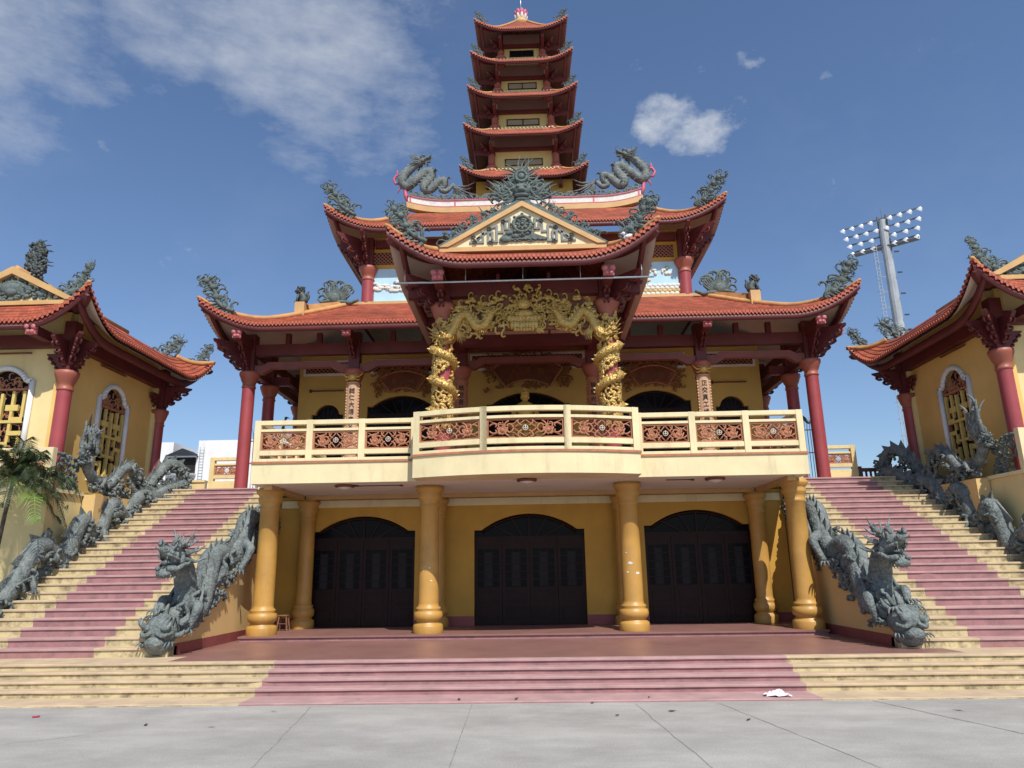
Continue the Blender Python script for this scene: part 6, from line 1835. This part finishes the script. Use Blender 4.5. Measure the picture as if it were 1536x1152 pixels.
# ================================================================== settle origins of the things on their bases
def settle(root):
    bpy.context.view_layer.update()
    lo = V((1e9,)*3); hi = V((-1e9,)*3)
    def walk(o):
        if o.type == 'MESH':
            for c in o.bound_box:
                p = o.matrix_world @ V(c)
                for i in range(3): lo[i] = min(lo[i], p[i]); hi[i] = max(hi[i], p[i])
        for k in kids(o): walk(k)
    walk(root)
    b = V(((lo.x+hi.x)/2, (lo.y+hi.y)/2, lo.z)); d = b-root.location
    root.location = b
    for k in kids(root): k.location = k.location-d
for o in list(bpy.data.objects):
    if o.parent is None and o.type == 'EMPTY' and o.location.length < 1e-6: settle(o)
for o in list(bpy.data.objects):
    if o.parent is None and o.type == 'MESH' and o.name.split('.')[0] in ('low_wall', 'low_rail', 'ridge_dragon'):
        vs = [v.co for v in o.data.vertices]; c = V((sum(v.x for v in vs)/len(vs), sum(v.y for v in vs)/len(vs), min(v.z for v in vs)))
        o.data.transform(Matrix.Translation(-c)); o.location = c

# ================================================================== sky, sun, camera
w = bpy.data.worlds.new('World'); S.world = w; w.use_nodes = True
nt = w.node_tree; N = nt.nodes; L = nt.links
SUN_EL, SUN_AZ = 50.5, 20.0        # azimuth measured from -Y (towards the camera) to +X
bg = N['Background']
sky = N.new('ShaderNodeTexSky'); sky.sky_type = 'NISHITA'; sky.sun_disc = False
sky.sun_elevation = rad(SUN_EL); sky.sun_rotation = rad(180-SUN_AZ)
sky.air_density = 1.1; sky.dust_density = .8; sky.ozone_density = 2.5; sky.altitude = 50
tc = N.new('ShaderNodeTexCoord')
def noise_tex(sc, det, ro, scale=(1,1,1), rot=(0,0,0), loc=(0,0,0)):
    mp = N.new('ShaderNodeMapping'); mp.inputs['Scale'].default_value = scale; mp.inputs['Rotation'].default_value = rot; mp.inputs['Location'].default_value = loc
    n = N.new('ShaderNodeTexNoise'); n.inputs['Scale'].default_value = sc; n.inputs['Detail'].default_value = det; n.inputs['Roughness'].default_value = ro
    L.new(tc.outputs['Generated'], mp.inputs['Vector']); L.new(mp.outputs[0], n.inputs['Vector']); return n.outputs['Fac']
def math_(op, a, b=None, clamp=False):
    m = N.new('ShaderNodeMath'); m.operation = op; m.use_clamp = clamp
    for i, q in enumerate((a, b)):
        if q is None: continue
        if isinstance(q, (int, float)): m.inputs[i].default_value = q
        else: L.new(q, m.inputs[i])
    return m.outputs[0]
def blob(d, ang, soft):
    """1 inside a cone of angle ang around direction d, falling to 0"""
    dp = N.new('ShaderNodeVectorMath'); dp.operation = 'DOT_PRODUCT'; dp.inputs[1].default_value = V(d).normalized()
    L.new(tc.outputs['Generated'], dp.inputs[0])
    m = N.new('ShaderNodeMapRange'); m.inputs[1].default_value = math.cos(rad(ang+soft)); m.inputs[2].default_value = math.cos(rad(max(.1, ang-soft))); m.interpolation_type = 'SMOOTHSTEP'
    L.new(dp.outputs['Value'], m.inputs[0]); return m.outputs[0]
CAM = CAMM
def pix(u, v): return CAM @ V(((u-768)/1067, -(v-576)/1067, -1))
n1 = noise_tex(4.0, 12, .66, (1,1.1,3.4), (.45,.75,.3)); n2 = noise_tex(17, 9, .62, (1,1,1.4)); n3 = noise_tex(2.2, 8, .55, (1,2.4,1), (0,0,.8), (3,1,0))
def msum(blobs):
    mask = None
    for (u, v, a, k) in blobs:
        b = math_('MULTIPLY', blob(pix(u, v), a*.5, a*.5), k)
        mask = b if mask is None else math_('MAXIMUM', mask, b)
    return mask
def clouds(blobs, a1, a2, thr, gain):
    d = math_('MULTIPLY', msum(blobs), 1.5)
    d = math_('ADD', d, math_('MULTIPLY', math_('SUBTRACT', n1, .5), a1))
    d = math_('ADD', d, math_('MULTIPLY', math_('SUBTRACT', n2, .5), a2))
    return math_('MULTIPLY', math_('SUBTRACT', d, thr), gain, True)
den = math_('MULTIPLY', clouds(BLOBS, 3.0, 1.5, .70, .55), .84)
den2 = math_('MULTIPLY', clouds(PUFFS, 2.8, 4.0, .92, .75), .92)
wisp = math_('MULTIPLY', math_('SUBTRACT', math_('ADD', n3, math_('MULTIPLY', n2, .35)), .66), 1.0, True)
den = math_('MAXIMUM', math_('MAXIMUM', den, den2), math_('MULTIPLY', wisp, .22))
mx = N.new('ShaderNodeMix'); mx.data_type = 'RGBA'; L.new(den, mx.inputs[0])
tn = N.new('ShaderNodeMix'); tn.data_type = 'RGBA'; tn.blend_type = 'MULTIPLY'; tn.inputs[0].default_value = 1; tn.inputs[7].default_value = (.93, 1.0, 1.12, 1)
L.new(sky.outputs[0], tn.inputs[6]); L.new(tn.outputs[2], mx.inputs[6]); mx.inputs[7].default_value = (*CLOUDC, 1)
L.new(mx.outputs[2], bg.inputs['Color']); bg.inputs['Strength'].default_value = SKYS
sl = bpy.data.lights.new('sun', 'SUN'); sl.energy = SUNS; sl.angle = rad(.53); sl.color = (1, .955, .88)
so = bpy.data.objects.new('sun', sl); COL.objects.link(so)
dv_ = V((math.sin(rad(SUN_AZ))*math.cos(rad(SUN_EL)), -math.cos(rad(SUN_AZ))*math.cos(rad(SUN_EL)), math.sin(rad(SUN_EL))))
so.rotation_euler = dv_.to_track_quat('Z', 'Y').to_euler(); so.location = dv_*60
cd = bpy.data.cameras.new('camera'); cd.sensor_width = 36; cd.lens = 1067/1536*36; cd.clip_end = 3000; cd.clip_start = .05
co = bpy.data.objects.new('camera', cd); COL.objects.link(co)
co.matrix_world = Matrix.Translation((0,0,2.2)) @ CAMM.to_4x4()
S.camera = co
S.view_settings.view_transform = 'Standard'; S.view_settings.look = 'None'; S.view_settings.exposure = EXPO; S.view_settings.gamma = 1
S.cycles.max_bounces = 6; S.cycles.diffuse_bounces = 2; S.cycles.glossy_bounces = 2
